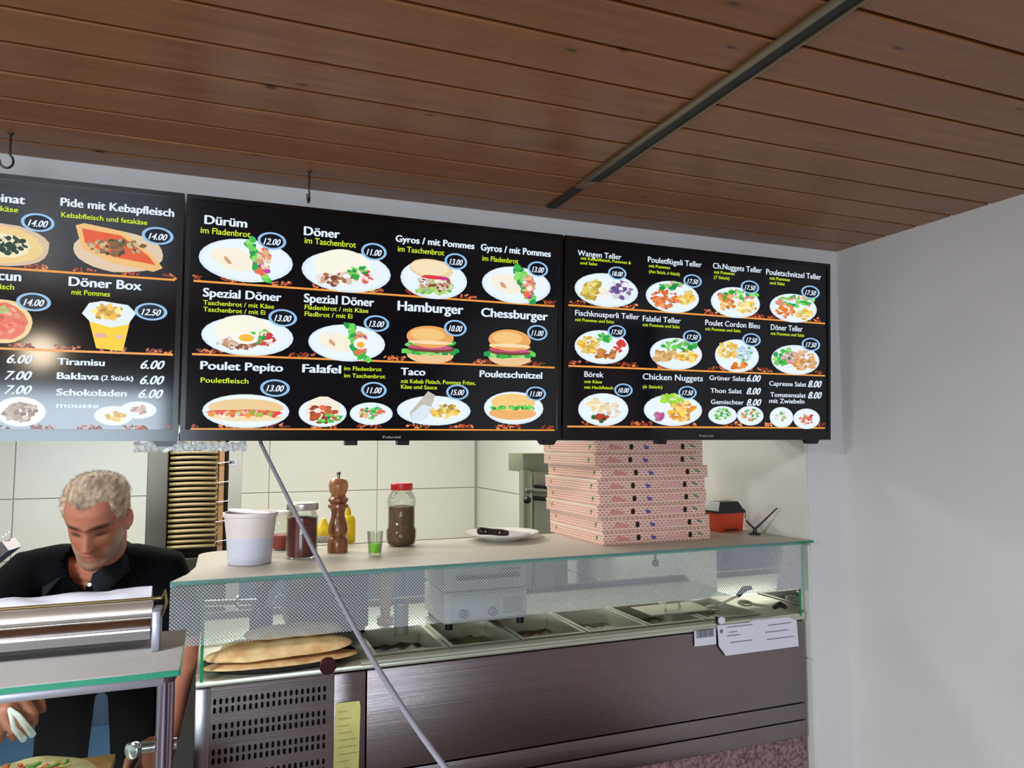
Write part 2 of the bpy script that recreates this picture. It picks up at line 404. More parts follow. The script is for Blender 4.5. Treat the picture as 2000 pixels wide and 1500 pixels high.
# ------------------------------------------------------------------ menu screens
TILT = .045; TZ0 = 1.625; TY0 = -.10
def tvY(z): return TY0 - TILT*(z-TZ0)
def onTV(x, y):
    q = ray(x, y); t = (TY0+TILT*TZ0 - EYE.y - TILT*EYE.z)/(q.y+TILT*q.z); return EYE+q*t
UZ = Vector((0, -TILT, 1)).normalized(); UN = Vector((0, -1, -TILT)).normalized(); UX = Vector((1, 0, 0))
SCRM = vcol_mat('menu_picture', .25, True, .3)
GLOSS = M('screen_glass', (5, 6, 9), .09, 0, spec=.5, emit=(5, 7, 12), estr=1.)
BEZ = M('bezel', (12, 12, 14), .18, 0, spec=.5)
WHT = lin((228, 240, 255)); YEL = lin((214, 240, 40)); RING = lin((150, 195, 235)); ORA = lin((240, 160, 70)); PLATE = lin((235, 247, 255))
def C(*a): return lin(a)

class Screen:
    def __init__(s): s.parts = []; s.begin('dish_picture'); s.seed = random.Random(5)
    def begin(s, name='dish_picture'): s.p = MB(); s.parts.append((name, s.p))
    def P(s, x, y, lay): return onTV(x, y)+UN*(.0006+lay*.00012)
    def text(s, body, x0, x1, base, cap, col=None, bold=.06, shear=0., lay=9):
        p = s.P(x0, base, lay); q = onTV(x1, base); h = (onTV(x0, base-cap)-onTV(x0, base)).length
        m = MB(); m.col = col or WHT; text_on(m, body, p, q.x-p.x, h, UN, UX, UZ, bold, shear); s.parts.append(('price' if shear else 'menu_line' if m.col == YEL else 'menu_heading', m))
    def sub(s, body, x0, x1, base, cap=9): s.text(body, x0, x1, base, cap, YEL, .03)
    def poly(s, pts, col, lay): s.p.col = col; s.p.add([s.P(x, y, lay) for x, y in pts], [tuple(range(len(pts)))[::-1]])
    def slope(s, cx, cy):
        # how screen rows run in the picture at this spot (dz = 0)
        a = onTV(cx, cy); v = a+UX*.05-EYE; d = v.dot(FWD); x = 1000+FPX*v.dot(RGT)/d; y = 750-FPX*v.dot(UPV)/d
        return (y-cy)/(x-cx)
    def ell(s, cx, cy, rx, ry, col, lay=1, n=26, jag=0., rot=0., a0=0., a1=2*PI):
        k = s.slope(cx, cy); pts = []
        for i in range(n):
            a = a0+(a1-a0)*i/(n if a1-a0 > 6.28 else n-1); r = 1+(jag*s.seed.uniform(-1, 1) if jag else 0)
            u, v = rx*r*math.cos(a), ry*r*math.sin(a)
            u, v = u*math.cos(rot)-v*math.sin(rot), u*math.sin(rot)+v*math.cos(rot)
            pts.append((cx+u, cy+v+k*u))
        s.poly(pts, col, lay)
    def ring(s, cx, cy, rx, ry, price):
        s.begin('price_ring'); k = s.slope(cx, cy)
        for (fa, fb, col, lay) in ((1.0, .80, RING, 10),):
            n = 30; o = []; i_ = []
            for i in range(n):
                a = 2*PI*i/n; c, sn = math.cos(a), math.sin(a)
                o.append(s.P(cx+rx*c, cy+ry*sn+k*rx*c, lay)); i_.append(s.P(cx+rx*fb*c, cy+ry*fb*sn+k*rx*c*fb, lay))
            s.p.col = col; s.p.add(o+i_, [(i, n+i, n+(i+1) % n, (i+1) % n) for i in range(n)])
        s.ell(cx, cy, rx*.82, ry*.82, C(8, 12, 22), 9)
        s.text(price, cx-rx*.58, cx+rx*.60, cy+ry*.36, ry*.72, WHT, .05, .35, 12)
    def line(s, x0, x1, y0, w=4, ax=None):
        ax = x0 if ax is None else ax; s.begin('divider_line')
        a = onTV(ax, y0); hh = (onTV(ax, y0-w/2)-onTV(ax, y0+w/2)).length/2
        k = s.slope(ax, y0); Y = lambda x: y0+k*(x-ax)
        X0, X1 = onTV(x0, Y(x0)).x, onTV(x1, Y(x1)).x; q = lambda X, h: Vector((X, a.y, a.z))+UN*.0007+UZ*h
        s.p.col = ORA; s.p.add([q(X0, -hh), q(X1, -hh), q(X1, hh), q(X0, hh)], [(0, 1, 2, 3)])
        s.begin('chip_scatter')
        for i in range(int((x1-x0)/2.4)):
            x = s.seed.uniform(x0, x1)
            if math.sin(x*.07+ax) < -.1: continue
            y = Y(x)-s.seed.uniform(3, 10)
            s.ell(x, y, s.seed.uniform(2, 5.5), s.seed.uniform(1.3, 2.6), s.seed.choice((C(190, 84, 44), C(140, 52, 30), C(224, 140, 90), C(110, 50, 30))), .4+s.seed.random()*.4, 6, .2, s.seed.uniform(-.8, .8))
    def blobs(s, cx, cy, rx, ry, cols, n, size=(5, 9), lay=3, jag=.25):
        for i in range(int(n*1.7)):
            a = s.seed.uniform(0, 2*PI); r = s.seed.random()**.5
            z = s.seed.uniform(*size)*.82; sc_ = s.seed.uniform(.72, 1.12)
            s.ell(cx+rx*r*math.cos(a), cy+ry*r*math.sin(a), z, z*s.seed.uniform(.45, .9), tuple(v*sc_ for v in s.seed.choice(cols)), lay+s.seed.random()*1.5, 8, jag, s.seed.uniform(-.6, .6))
    def plate(s, cx, cy, rx, ry, col=None):
        s.begin()
        s.ell(cx, cy, rx, ry, col or C(222, 238, 250), 1); s.ell(cx, cy-ry*.03, rx*.93, ry*.92, col or PLATE, 1.3)

GRN = (C(60, 190, 70), C(110, 215, 90), C(40, 160, 80), C(150, 225, 120)); SAL = (C(120, 210, 90), C(240, 120, 90), C(235, 190, 140), C(70, 180, 90))
TOM = (C(235, 90, 70), C(220, 60, 60)); MEAT = (C(170, 110, 80), C(205, 160, 130), C(140, 84, 60), C(235, 215, 200)); FRY = (C(245, 205, 90), C(235, 180, 60), C(250, 225, 140))
NUG = (C(240, 160, 70), C(225, 130, 50), C(250, 190, 110)); WHF = (C(250, 244, 235), C(240, 230, 215))

def durum(s, cx, cy, rx, ry, egg=False):
    s.plate(cx, cy, rx, ry)
    s.ell(cx-rx*.25, cy-ry*.05, rx*.5, ry*.5, C(248, 240, 222), 2, jag=.04, rot=.2)
    s.ell(cx-rx*.38, cy, rx*.12, ry*.10, C(214, 160, 120), 2.5, 10, .2, .8)
    for i in range(26):
        t = i/25; x = cx+rx*(.16+.42*t*t)+s.seed.uniform(-7, 7); y = cy+ry*(-.98+1.9*t)
        s.ell(x-rx*.07, y, 7, 6, s.seed.choice(GRN), 3+s.seed.random(), 8, .3)
    s.blobs(cx+rx*.35, cy+ry*.02, rx*.16, ry*.62, (C(240, 190, 140), C(225, 150, 120), C(250, 225, 200), C(235, 120, 90), C(190, 60, 170)), 34, (4, 8), 3.6)
    s.ell(cx+rx*.30, cy+ry*.5, rx*.11, ry*.17, C(240, 110, 80), 5, 10, .15); s.ell(cx+rx*.2, cy+ry*.3, rx*.09, ry*.2, C(40, 170, 80), 5, 10, .25)
    if egg: s.ell(cx+rx*.38, cy+ry*.05, rx*.2, ry*.3, C(252, 252, 250), 5.4, 14, .06); s.ell(cx+rx*.36, cy+ry*.1, rx*.1, ry*.17, C(250, 180, 60), 5.8)
def doner(s, cx, cy, rx, ry, egg=False):
    s.plate(cx, cy, rx, ry)
    s.ell(cx-rx*.08, cy-ry*.28, rx*.62, ry*.82, C(252, 248, 232), 2, 28, .02, 0)
    s.blobs(cx-rx*.2, cy+ry*.32, rx*.45, ry*.28, MEAT+(C(250, 250, 246),), 40, (5, 10), 3)
    s.blobs(cx+rx*.25, cy+ry*.0, rx*.22, ry*.3, GRN, 16, (5, 9), 4)
    s.blobs(cx+rx*.42, cy+ry*.18, rx*.16, ry*.35, TOM+(C(250, 230, 225),), 14, (5, 9), 4.4)
    if egg: s.ell(cx-rx*.05, cy+ry*.1, rx*.3, ry*.3, C(252, 252, 250), 6, 14, .06); s.ell(cx-rx*.02, cy+ry*.08, rx*.17, ry*.2, C(250, 190, 60), 6.4)
def gyros(s, cx, cy, rx, ry):
    s.plate(cx, cy+3, rx, ry)
    s.blobs(cx, cy+ry*.3, rx*.6, ry*.42, MEAT+(C(245, 240, 232), C(190, 220, 150)), 46, (4, 8), 3)
    s.blobs(cx, cy+ry*.65, rx*.55, ry*.15, (C(180, 220, 120), C(140, 200, 110)), 16, (5, 8), 3)
    s.ell(cx-5, cy-ry*.45, rx*.66, ry*.52, C(236, 214, 170), 5, 26, .02, .05); s.ell(cx-7, cy-ry*.52, rx*.56, ry*.38, C(246, 228, 190), 5.3, 26, .02)
    s.ell(cx, cy-ry*.03, rx*.4, ry*.1, C(226, 60, 70), 5.6, 14, .1); s.ell(cx+rx*.28, cy+ry*.02, rx*.16, ry*.1, C(210, 50, 140), 5.7, 10, .1)
def burger(s, cx, cy, w, h, cheese):
    s.begin()
    s.ell(cx, cy+h*.26, w*.47, h*.24, C(240, 200, 150), 1.5)
    for i in range(22): s.ell(cx+w*(-.5+i/21), cy+h*.17+s.seed.uniform(-3, 4), 7, 5, s.seed.choice(GRN), 2+s.seed.random()*.5, 8, .3)
    s.ell(cx, cy+h*.12, w*.46, h*.08, C(120, 74, 52), 3, 20, .06); s.ell(cx, cy+h*.05, w*.46, h*.07, C(205, 90, 140), 3.4, 20, .06); s.ell(cx-w*.1, cy+h*.02, w*.3, h*.05, TOM[1], 3.6, 16, .08)
    if cheese: s.ell(cx, cy-h*.05, w*.46, h*.10, C(250, 226, 130), 3.8, 16, .05)
    else:
        for i in range(18): s.ell(cx+w*(-.45+.9*i/17), cy-h*.05+s.seed.uniform(-2, 3), 6, 4, s.seed.choice(GRN), 3.8+s.seed.random()*.4, 8, .3)
    s.ell(cx, cy-h*.22, w*.47, h*.30, C(235, 170, 96), 5, 28, 0, 0); s.ell(cx-w*.05, cy-h*.28, w*.34, h*.17, C(248, 200, 130), 5.3)
    s.ell(cx, cy-h*.07, w*.45, h*.05, C(250, 224, 180), 5.5)
def mixed(s, cx, cy, rx, ry, parts, salad=False):
    s.plate(cx, cy, rx, ry)
    for dx, dy, sx, sy, cols, n in parts: s.blobs(cx+rx*dx, cy+ry*dy, rx*sx, ry*sy, cols, n, (rx*.07, rx*.16), 3)

def screen_middle(s):
    for y in (548.5, 691.5, 838): s.line({548.5: 378, 691.5: 375, 838: 372}[y], 1083, y)
    T = s.text
    T('Dürüm', 400, 482, 437, 17); s.sub('im Fladenbrot', 392, 489, 455, 12); durum(s, 480, 509, 92, 42); s.ring(531, 471, 28, 17, '12.00')
    T('Döner', 594, 663, 459, 17); s.sub('im Taschenbrot', 595, 695, 475, 12); doner(s, 676, 531, 87, 40); s.ring(730, 492, 25, 17, '11.00')
    T('Gyros / mit Pommes', 773, 926, 472, 13); s.sub('im Taschenbrot', 777, 867, 491, 11); gyros(s, 847, 543, 65, 38); s.ring(890, 511, 22, 16, '13.00')
    T('Gyros / mit Pommes', 939, 1075, 489, 13); s.sub('im Fladenbrot', 942, 1012, 509, 10); durum(s, 1008, 557, 67, 36); s.ring(1050, 526, 20, 15, '13.00')
    T('Spezial Döner', 397, 549, 579, 17); s.sub('Taschenbrot / mit Käse', 397, 535, 595); s.sub('Taschenbrot / mit Ei', 397, 518, 608); doner(s, 483, 657, 90, 38, True); s.ring(552, 621, 28, 17, '13.00')
    T('Spezial Döner', 594, 730, 590, 17); s.sub('Fladenbrot / mit Käse', 595, 719, 604); s.sub('Fladbrot / mit Ei', 595, 688, 617); durum(s, 677, 670, 75, 36, True); s.ring(735, 632, 25, 16, '13.00')
    T('Hamburger', 777, 904, 606, 19); burger(s, 840, 674, 98, 72, False); s.ring(889, 641, 22, 16, '10.00')
    T('Chessburger', 940, 1069, 618, 17); burger(s, 995, 680, 88, 70, True); s.ring(1049, 650, 20, 15, '11.00')
    T('Poulet Pepito', 392, 552, 721, 16); s.sub('Pouletfleisch', 392, 485, 747, 10)
    s.plate(480, 803, 85, 33); s.ell(480, 796, 74, 17, C(238, 206, 150), 2); s.ell(478, 806, 74, 6, TOM[0], 3, 24, .2); s.blobs(478, 808, 66, 4, TOM+(C(250, 240, 230), C(170, 200, 80), C(240, 150, 60)), 24, (5, 9), 3.4); s.ell(480, 815, 70, 8, C(246, 222, 176), 2.6); s.ring(537, 758, 29, 17, '13.00')
    T('Falafel', 591, 665, 727, 16); s.sub('im Fladenbrot', 672, 745, 723, 8); s.sub('im Taschenbrot', 672, 752, 737, 8)
    s.plate(725, 808, 42, 22); s.plate(630, 806, 47, 28); s.ell(632, 800, 36, 26, C(246, 236, 220), 2, 14, .1); s.blobs(630, 808, 26, 16, (C(190, 90, 50), C(160, 74, 44), C(226, 110, 70)), 12, (7, 10), 3); s.blobs(640, 818, 28, 9, GRN, 12, (4, 6), 3); s.blobs(726, 806, 24, 12, SAL, 26, (4, 7), 3); s.ring(730, 762, 25, 16, '11.00')
    T('Taco', 783, 830, 732, 14); s.sub('mit Kebab Fleisch, Pommes Frites,', 783, 928, 748, 8); s.sub('Käse und Sauce', 783, 853, 759, 8)
    s.plate(847, 802, 72, 29); s.poly([(806, 826), (800, 806), (836, 764), (850, 772), (836, 812)], C(196, 190, 180), 2.4); s.poly([(806, 828), (803, 808), (826, 790), (846, 796), (832, 818)], C(222, 232, 246), 2.8); s.blobs(868, 803, 28, 13, FRY+(C(190, 160, 80),), 26, (4, 8), 3); s.ring(893, 766, 22, 15, '15.00')
    T('Pouletschnitzel', 937, 1058, 736, 13); s.plate(1003, 797, 58, 32); s.ell(1001, 807, 46, 13, C(240, 180, 110), 2); s.blobs(1001, 797, 44, 3, GRN, 22, (4, 6), 3); s.ell(1002, 786, 43, 17, C(246, 206, 130), 2.5); s.ring(1046, 769, 20, 14, '11.00')
def screen_right(s):
    for x, y in ((1110, 596), (1110, 714.5), (1108, 833)): s.line(x, 1611, y, 3.4)
    def item(t, x0, x1, b, subs, rc, pl, price, parts, cap=11):
        s.text(t, x0, x1, b, cap, None, .03)
        for st, a, c, d in subs: s.sub(st, a, c, d, 6)
        mixed(s, *pl, parts); s.ring(*rc, 18, 13, price)
    PUS = 'mit Pommes und Salat'
    item('Wangen Teller', 1128, 1213, 499, [('mit Kebabfleisch, Pommes &', 1134, 1232, 507), ('und Salat', 1133, 1166, 516)], (1205, 534), (1184, 567, 62, 33), '18.00', [(-.4, 0, .35, .55, (C(225, 205, 90), C(240, 225, 140), C(205, 180, 70)), 26), (.45, 0, .35, .5, (C(225, 225, 235), C(150, 120, 170), C(245, 245, 250), C(110, 90, 150)), 26), (-.1, .1, .2, .25, WHF, 8), (-.15, .1, .06, .1, (C(250, 205, 50),), 4)])
    item('Pouletflügeli Teller', 1265, 1370, 512, [('mit Pommes', 1267, 1308, 522), ('(Am Stück, 6 Stück)', 1267, 1327, 533)], (1352, 549), (1313, 580, 52, 31), '17.50', [(-.3, .1, .5, .55, (C(235, 130, 70), C(245, 155, 95), C(220, 110, 60)), 30), (.5, .1, .3, .4, FRY, 22), (0, -.7, .5, .2, GRN+(C(235, 170, 200),), 16)])
    item('Ch.Nuggets Teller', 1392, 1487, 524, [('mit Pommes', 1394, 1434, 534), ('(7 Stück)', 1394, 1424, 544)], (1464, 561), (1436, 591, 48, 30), '17.50', [(.1, -.5, .75, .35, GRN+(C(235, 150, 130),), 26), (-.4, 0, .4, .5, NUG, 20), (.45, .3, .4, .4, FRY+(C(235, 240, 190),), 24)])
    item('Pouletschnitzel Teller', 1496, 1603, 536, [('mit Pommes', 1503, 1542, 546), ('und Salat', 1503, 1532, 555)], (1582, 571), (1549, 602, 46, 28), '17.50', [(.1, -.5, .8, .4, GRN+(C(240, 160, 130),), 26), (-.35, .2, .38, .45, (C(245, 140, 50), C(235, 120, 40)), 18), (.45, .4, .4, .35, FRY+(C(225, 235, 170),), 22)])
    item('Fischknusperli Teller', 1123, 1248, 616, [(PUS, 1123, 1199, 627)], (1204, 648), (1175, 678, 53, 33), '17.50', [(-.45, -.1, .35, .5, FRY, 26), (.15, -.55, .25, .25, GRN, 12), (.1, .4, .4, .3, (C(180, 110, 50), C(205, 135, 70)), 18), (.65, -.05, .18, .3, TOM, 10)])
    item('Falafel Teller', 1255, 1329, 627, [(PUS, 1255, 1327, 637)], (1351, 658), (1320, 691, 51, 31), '17.50', [(.1, -.5, .7, .35, GRN, 20), (-.35, .1, .5, .5, (C(225, 175, 110), C(240, 200, 140), C(210, 155, 90)), 26), (.45, .2, .35, .4, FRY, 20)])
    item('Poulet Cordon Bleu', 1377, 1483, 635, [(PUS, 1377, 1446, 645)], (1467, 664), (1439, 695, 43, 32), '17.50', [(-.4, -.3, .45, .5, FRY, 26), (.35, -.1, .4, .45, (C(220, 235, 245), C(90, 190, 110), C(190, 215, 235)), 20), (.1, .6, .35, .22, (C(235, 140, 50), C(220, 120, 40)), 14)])
    item('Döner Teller', 1505, 1567, 644, [(PUS, 1505, 1570, 654)], (1583, 673), (1553, 703, 47, 29), '17.50', [(-.5, -.2, .4, .6, GRN, 20), (-.2, -.2, .35, .4, (C(235, 190, 200), C(240, 150, 160)), 16), (.35, .05, .5, .65, (C(235, 180, 120), C(225, 160, 100), C(240, 195, 150)), 34)])
    item('Börek', 1141, 1178, 736, [('mit Käse', 1141, 1175, 748), ('mit Hackfleisch', 1141, 1197, 759)], (1217, 762), (1178, 800, 49, 32), '10.00', [(-.2, -.25, .45, .4, (C(245, 215, 150), C(250, 230, 180)), 18), (.4, .05, .35, .4, WHF+(C(245, 225, 190),), 16), (-.1, .5, .3, .2, (C(60, 110, 50), C(200, 60, 50), C(40, 60, 30)), 14)])
    item('Chicken Nuggets', 1255, 1372, 741, [('(6 Stück)', 1255, 1293, 758)], (1342, 767), (1314, 801, 57, 31), '17.50', [(0, -.7, .4, .25, (C(160, 220, 60), C(190, 230, 90)), 14), (.3, .05, .45, .6, NUG+FRY, 36), (-.5, .4, .16, .2, (C(190, 100, 150), C(215, 140, 180)), 8)], 12)
    for t, x0, x1, b, pr, a, c in (('Grüner Salat', 1385, 1455, 742, '6.00', 1458, 1485), ('Thon Salat', 1387, 1448, 767, '8.00', 1458, 1485), ('Gemischter', 1388, 1452, 789, '8.00', 1458, 1486), ('Capresse Salat', 1502, 1574, 753, '8.00', 1578, 1604), ('Tomatensalat', 1504, 1573, 775, '8.00', 1578, 1604), ('mit Zwiebeln', 1502, 1570, 787, None, 0, 0)):
        s.text(t, x0, x1, b, 9, None, .03)
        if pr: s.text(pr, a, c, b+3, 13, None, .05, .35)
    mixed(s, 1411, 811, 28, 18, [(0, -.1, .6, .6, GRN+(C(200, 220, 150),), 30)]); mixed(s, 1465, 812, 26, 19, [(0, -.1, .65, .6, SAL, 30)])
    mixed(s, 1526, 815, 23, 20, [(0, -.1, .55, .5, (C(245, 225, 220), C(250, 240, 235), C(120, 190, 90)), 26)]); mixed(s, 1575, 818, 26, 20, [(0, 0, .55, .5, TOM+(C(245, 170, 150), C(240, 190, 120)), 28)])
def screen_left(s):
    for x1, y1 in ((342, 547), (338, 693), (335, 842)): s.line(-560, x1, y1, 4, x1)
    T = s.text
    T('Pide mit Spinat', -146, 49, 380, 17); s.sub('Spinat und Fetakäse', -130, 36, 400, 11)
    s.begin(); s.ell(5, 478, 92, 42, C(214, 190, 160), 1, 26, .03); s.ell(0, 478, 84, 36, C(236, 206, 140), 2, 26, .04); s.ell(0, 478, 62, 24, C(240, 232, 190), 2.4, 22, .08); s.blobs(0, 478, 55, 18, (C(20, 50, 34), C(30, 70, 40), C(235, 230, 190)), 34, (5, 10), 3); s.ring(74, 435, 33, 18, '14.00')
    T('Pide mit Kebapfleisch', 119, 340, 402, 16); s.sub('Kebabfleisch und fetakäse', 120, 288, 424, 10)
    s.begin(); s.ell(232, 492, 88, 40, C(224, 200, 170), 1, 26, .02)
    s.poly([(148, 440), (165, 436), (240, 452), (300, 500), (318, 524), (300, 531), (220, 514), (160, 486)], C(238, 190, 120), 2)
    s.poly([(160, 446), (236, 460), (290, 500), (304, 518), (222, 502), (166, 474)], C(226, 92, 50), 2.6)
    s.blobs(228, 483, 56, 14, (C(120, 96, 56), C(86, 66, 40), C(200, 180, 130), C(150, 110, 70)), 34, (5, 9), 3.2); s.ring(308, 461, 31, 17, '14.00')
    T('Lahmacun', -90, 41, 541, 19); s.sub('mit Hackfleisch', -90, 28, 559, 11)
    s.begin(); s.ell(2, 627, 62, 43, C(240, 210, 150), 1.5, 28, .02); s.ell(0, 627, 54, 37, C(232, 110, 84), 2.4, 28, .04); s.blobs(0, 627, 46, 28, (C(240, 130, 100), C(220, 90, 70), C(245, 170, 140)), 30, (6, 10), 3); s.blobs(2, 605, 16, 6, GRN, 6, (4, 6), 4); s.ring(66, 590, 34, 18, '14.00')
    T('Döner Box', 135, 276, 558, 18); s.sub('mit Pommes', 140, 215, 575, 10)
    s.begin(); s.poly([(172, 618), (254, 628), (240, 686), (188, 680)], C(248, 206, 20), 2); s.poly([(160, 612), (174, 592), (200, 588), (250, 596), (266, 612), (250, 634), (218, 640), (176, 628)], C(228, 238, 248), 2.4); s.blobs(212, 610, 26, 14, FRY+(C(205, 150, 60),), 34, (5, 9), 3); s.ell(197, 655, 12, 5, C(226, 170, 160), 3, 12, .1); s.ell(232, 658, 8, 5, C(232, 190, 160), 3, 12, .1); s.ring(295, 609, 32, 17, '12.50')
    for pr, x0, x1, b in (('6.00', 14, 64, 709), ('7.00', 10, 62, 741), ('7.00', 10, 62, 769), ('6.00', 275, 321, 720), ('6.00', 274, 320, 750), ('6.00', 271, 318, 777)): T(pr, x0, x1, b, 17, None, .05, .35)
    T('Tiramisu', 113, 204, 712, 13); T('Baklava', 112, 193, 740, 13); T('(2 Stück)', 198, 260, 742, 9); T('Schokoladen', 111, 247, 772, 13); T('mousse', 111, 193, 796, 10)
    s.plate(40, 804, 50, 29); s.blobs(40, 805, 34, 17, (C(170, 150, 130), C(140, 110, 90), C(200, 180, 160)), 34, (5, 10), 3)
    s.plate(222, 812, 38, 19); s.blobs(224, 812, 18, 8, (C(235, 200, 110), C(215, 175, 80)), 14, (5, 8), 3); s.plate(270, 801, 36, 17); s.blobs(272, 801, 16, 7, (C(225, 200, 190), C(200, 160, 150)), 12, (4, 7), 3)

def tv(x0, x1, fn, label, logo, feet, boxes):
    zc = .572
    o = empty('menu_screen', ((x0+x1)/2, TY0, TZ0), label, 'screen', 'menu screens above the counter')
    B = Vector((x0, TY0, TZ0)); W = x1-x0
    def pt(u, v, n): return B+UX*u+UZ*v+UN*n
    def slab(mb, u0, u1, v0, v1, n0, n1):
        mb.obox(pt((u0+u1)/2, (v0+v1)/2, (n0+n1)/2), UX*(u1-u0)/2, UZ*(v1-v0)/2, UN*(n1-n0)/2)
    mb = MB(); b, bb, d = .011, .026, .004
    slab(mb, 0, W, 0, bb, -.03, d); slab(mb, 0, W, zc-b, zc, -.03, d); slab(mb, 0, b, bb, zc-b, -.03, d); slab(mb, W-b, W, bb, zc-b, -.03, d)
    mb.build('bezel_frame', BEZ, o)
    mb = MB(); slab(mb, .02, W-.02, .02, zc-.02, -.055, -.005); slab(mb, W/2-.15, W/2+.15, .12, zc-.14, -.085, -.055); mb.build('back_shell', BLACKP, o)
    scr = MB(); slab(scr, b-.001, W-b+.001, bb-.001, zc-b+.001, -.01, 0); scr = scr.build('display', GLOSS, o)
    s = Screen(); fn(s)
    for nm, m in s.parts:
        if not m.f: continue
        q = m.build(nm, SCRM, scr)
        if nm in ('dish_picture', 'chip_scatter'): q['kind'] = 'stuff'
    if logo:
        mb = MB(); mb.col = None; a = onTV(logo[1], logo[3]); c = onTV(logo[2], logo[3])
        text_on(mb, logo[0], a+UN*.0046, c.x-a.x, .0065, UN, UX, UZ, .02); mb.build('maker_logo', M('logo_silver', (190, 190, 195), .4), o)
    for fx in feet:
        q = onTV(fx, 860); mb = MB(); u = q.x-x0
        mb.prism([pt(u-.026, .001, -.028), pt(u+.026, .001, -.028), pt(u+.016, -.013, -.028), pt(u-.016, -.013, -.028)], UN*.026); mb.build('foot_socket', M('foot_black', (10, 16, 13), .3), o)
    for fx in boxes:
        q = onTV(fx, 860); mb = MB(); u = q.x-x0; slab(mb, u-.015, u+.015, -.012, .001, -.03, -.004); mb.build('sensor_block', BLACKP, o)
    # wall bracket
    mb = MB(); mb.box((x0+x1)/2-.2, (x0+x1)/2+.2, -.022, -.001, 1.86, 2.02); mb.box((x0+x1)/2-.17, (x0+x1)/2-.13, -.06, -.02, 1.80, 2.06); mb.box((x0+x1)/2+.13, (x0+x1)/2+.17, -.06, -.02, 1.80, 2.06)
    mb.build('wall_bracket', BLACKP, o)
    return o
tv(-1.052, -.088, screen_left, 'leftmost black menu screen, cut by the picture edge, with pide and desserts', None, (322,), ())
tv(-.083, .879, screen_middle, 'middle black menu screen listing döner, gyros and burgers', ('Polaroid', 747, 781, 856), (1072,), (687, 789))
tv(.885, 1.842, screen_right, 'rightmost black menu screen listing plated meals, beside the plaster wall', ('Polaroid', 1364, 1391, 853), (1590,), (1295,))
# ------------------------------------------------------------------ refrigerated counter
FY = .02; CX0, CX1 = -.037, 1.826; DZ = 1.045; SZ = 1.293
GRAN = M('granite_red', (150, 120, 118), .45, 0, col2=(84, 58, 56), scale=90)
tag(box(CX0, CX1, FY+.01, .70, .05, .655).build('granite_plinth', GRAN), 'speckled reddish granite plinth under the steel counter', 'plinth')
ctr = empty('refrigerated_counter', ((CX0+CX1)/2, .35, .655), 'long stainless steel refrigerated counter with a vent grille and glass top shelf', 'counter')
xv0, xv1 = onY(402, 1400, FY).x, onY(648, 1400, FY).x; xp = onY(716, 1400, FY).x
STEELF = M('steel_front', (138, 128, 128), .27, 1., scale=2, stretch=(.03, 1, 420), bump=.16)
STEELD = M('steel_deck', (206, 208, 192), .38, .75)
box(xp, CX1-.004, FY, FY+.03, .767, 1.028, bev=.003).build('front_panel', STEELF, ctr, smooth=40)
box(xp, CX1-.004, FY+.002, FY+.03, .712, .763, bev=.002).build('lower_trim', STEELF, ctr, smooth=40)
box(xp, CX1-.002, FY+.003, FY+.03, .658, .708, bev=.002).build('kick_trim', STEELF, ctr, smooth=40)
box(xv1+.004, xp-.003, FY, FY+.03, .658, 1.028, bev=.004).build('stile', STEELF, ctr, smooth=40)
box(CX0, CX0+.035, FY-.004, FY+.05, .658, 1.03, bev=.004).build('corner_post', M('post_steel', (168, 160, 168), .3, 1.), ctr, smooth=40)
box(CX0+.02, CX1-.02, FY+.031, .69, .657, .93).build('body', M('body_steel', (120, 116, 114), .4, 1.), ctr)
# vent grille with real slots
mb = MB(); pxw = .0137; ncol = int((xv1-xv0-.014)/pxw); x = xv0+.5*(xv1-xv0-ncol*pxw)
rows = []; z = 1.012
def cell(x0, x1, z0, z1, hx, hz):
    cx, cz = (x0+x1)/2, (z0+z1)/2
    o = [(x0, z0), (cx, z0), (x1, z0), (x1, cz), (x1, z1), (cx, z1), (x0, z1), (x0, cz)]
    i = [(cx-hx*.8, cz-hz*.75), (cx, cz-hz), (cx+hx*.8, cz-hz*.75), (cx+hx, cz), (cx+hx*.8, cz+hz*.75), (cx, cz+hz), (cx-hx*.8, cz+hz*.75), (cx-hx, cz)]
    vs = [(a, FY, b) for a, b in o]+[(a, FY, b) for a, b in i]+[(a, FY+.004, b) for a, b in i]
    mb.add(vs, [(k, (k+1) % 8, 8+(k+1) % 8, 8+k) for k in range(8)]+[(8+k, 8+(k+1) % 8, 16+(k+1) % 8, 16+k) for k in range(8)])
zt = 1.005
while zt > .70:
    for r in range(2):
        z1 = zt-r*.0205; z0 = z1-.0205
        for c in range(ncol): cell(x+c*pxw, x+(c+1)*pxw, z0, z1, .0036, .0078)
    zb = zt-.041; mb.box(x, x+ncol*pxw, FY, FY+.004, zb-.0185, zb); zt -= .0595
mb.box(x, x+ncol*pxw, FY, FY+.004, .658, zt+.0185); mb.box(x, x+ncol*pxw, FY, FY+.004, 1.005, 1.03)
mb.box(xv0, x, FY, FY+.004, .658, 1.03); mb.box(x+ncol*pxw, xv1+.004, FY, FY+.004, .658, 1.03)
mb.build('vent_grille', STEELF, ctr)
box(xv0, xv1, FY+.012, FY+.02, .66, 1.02).build('vent_backing', M('vent_dark', (6, 6, 7), .9), ctr)
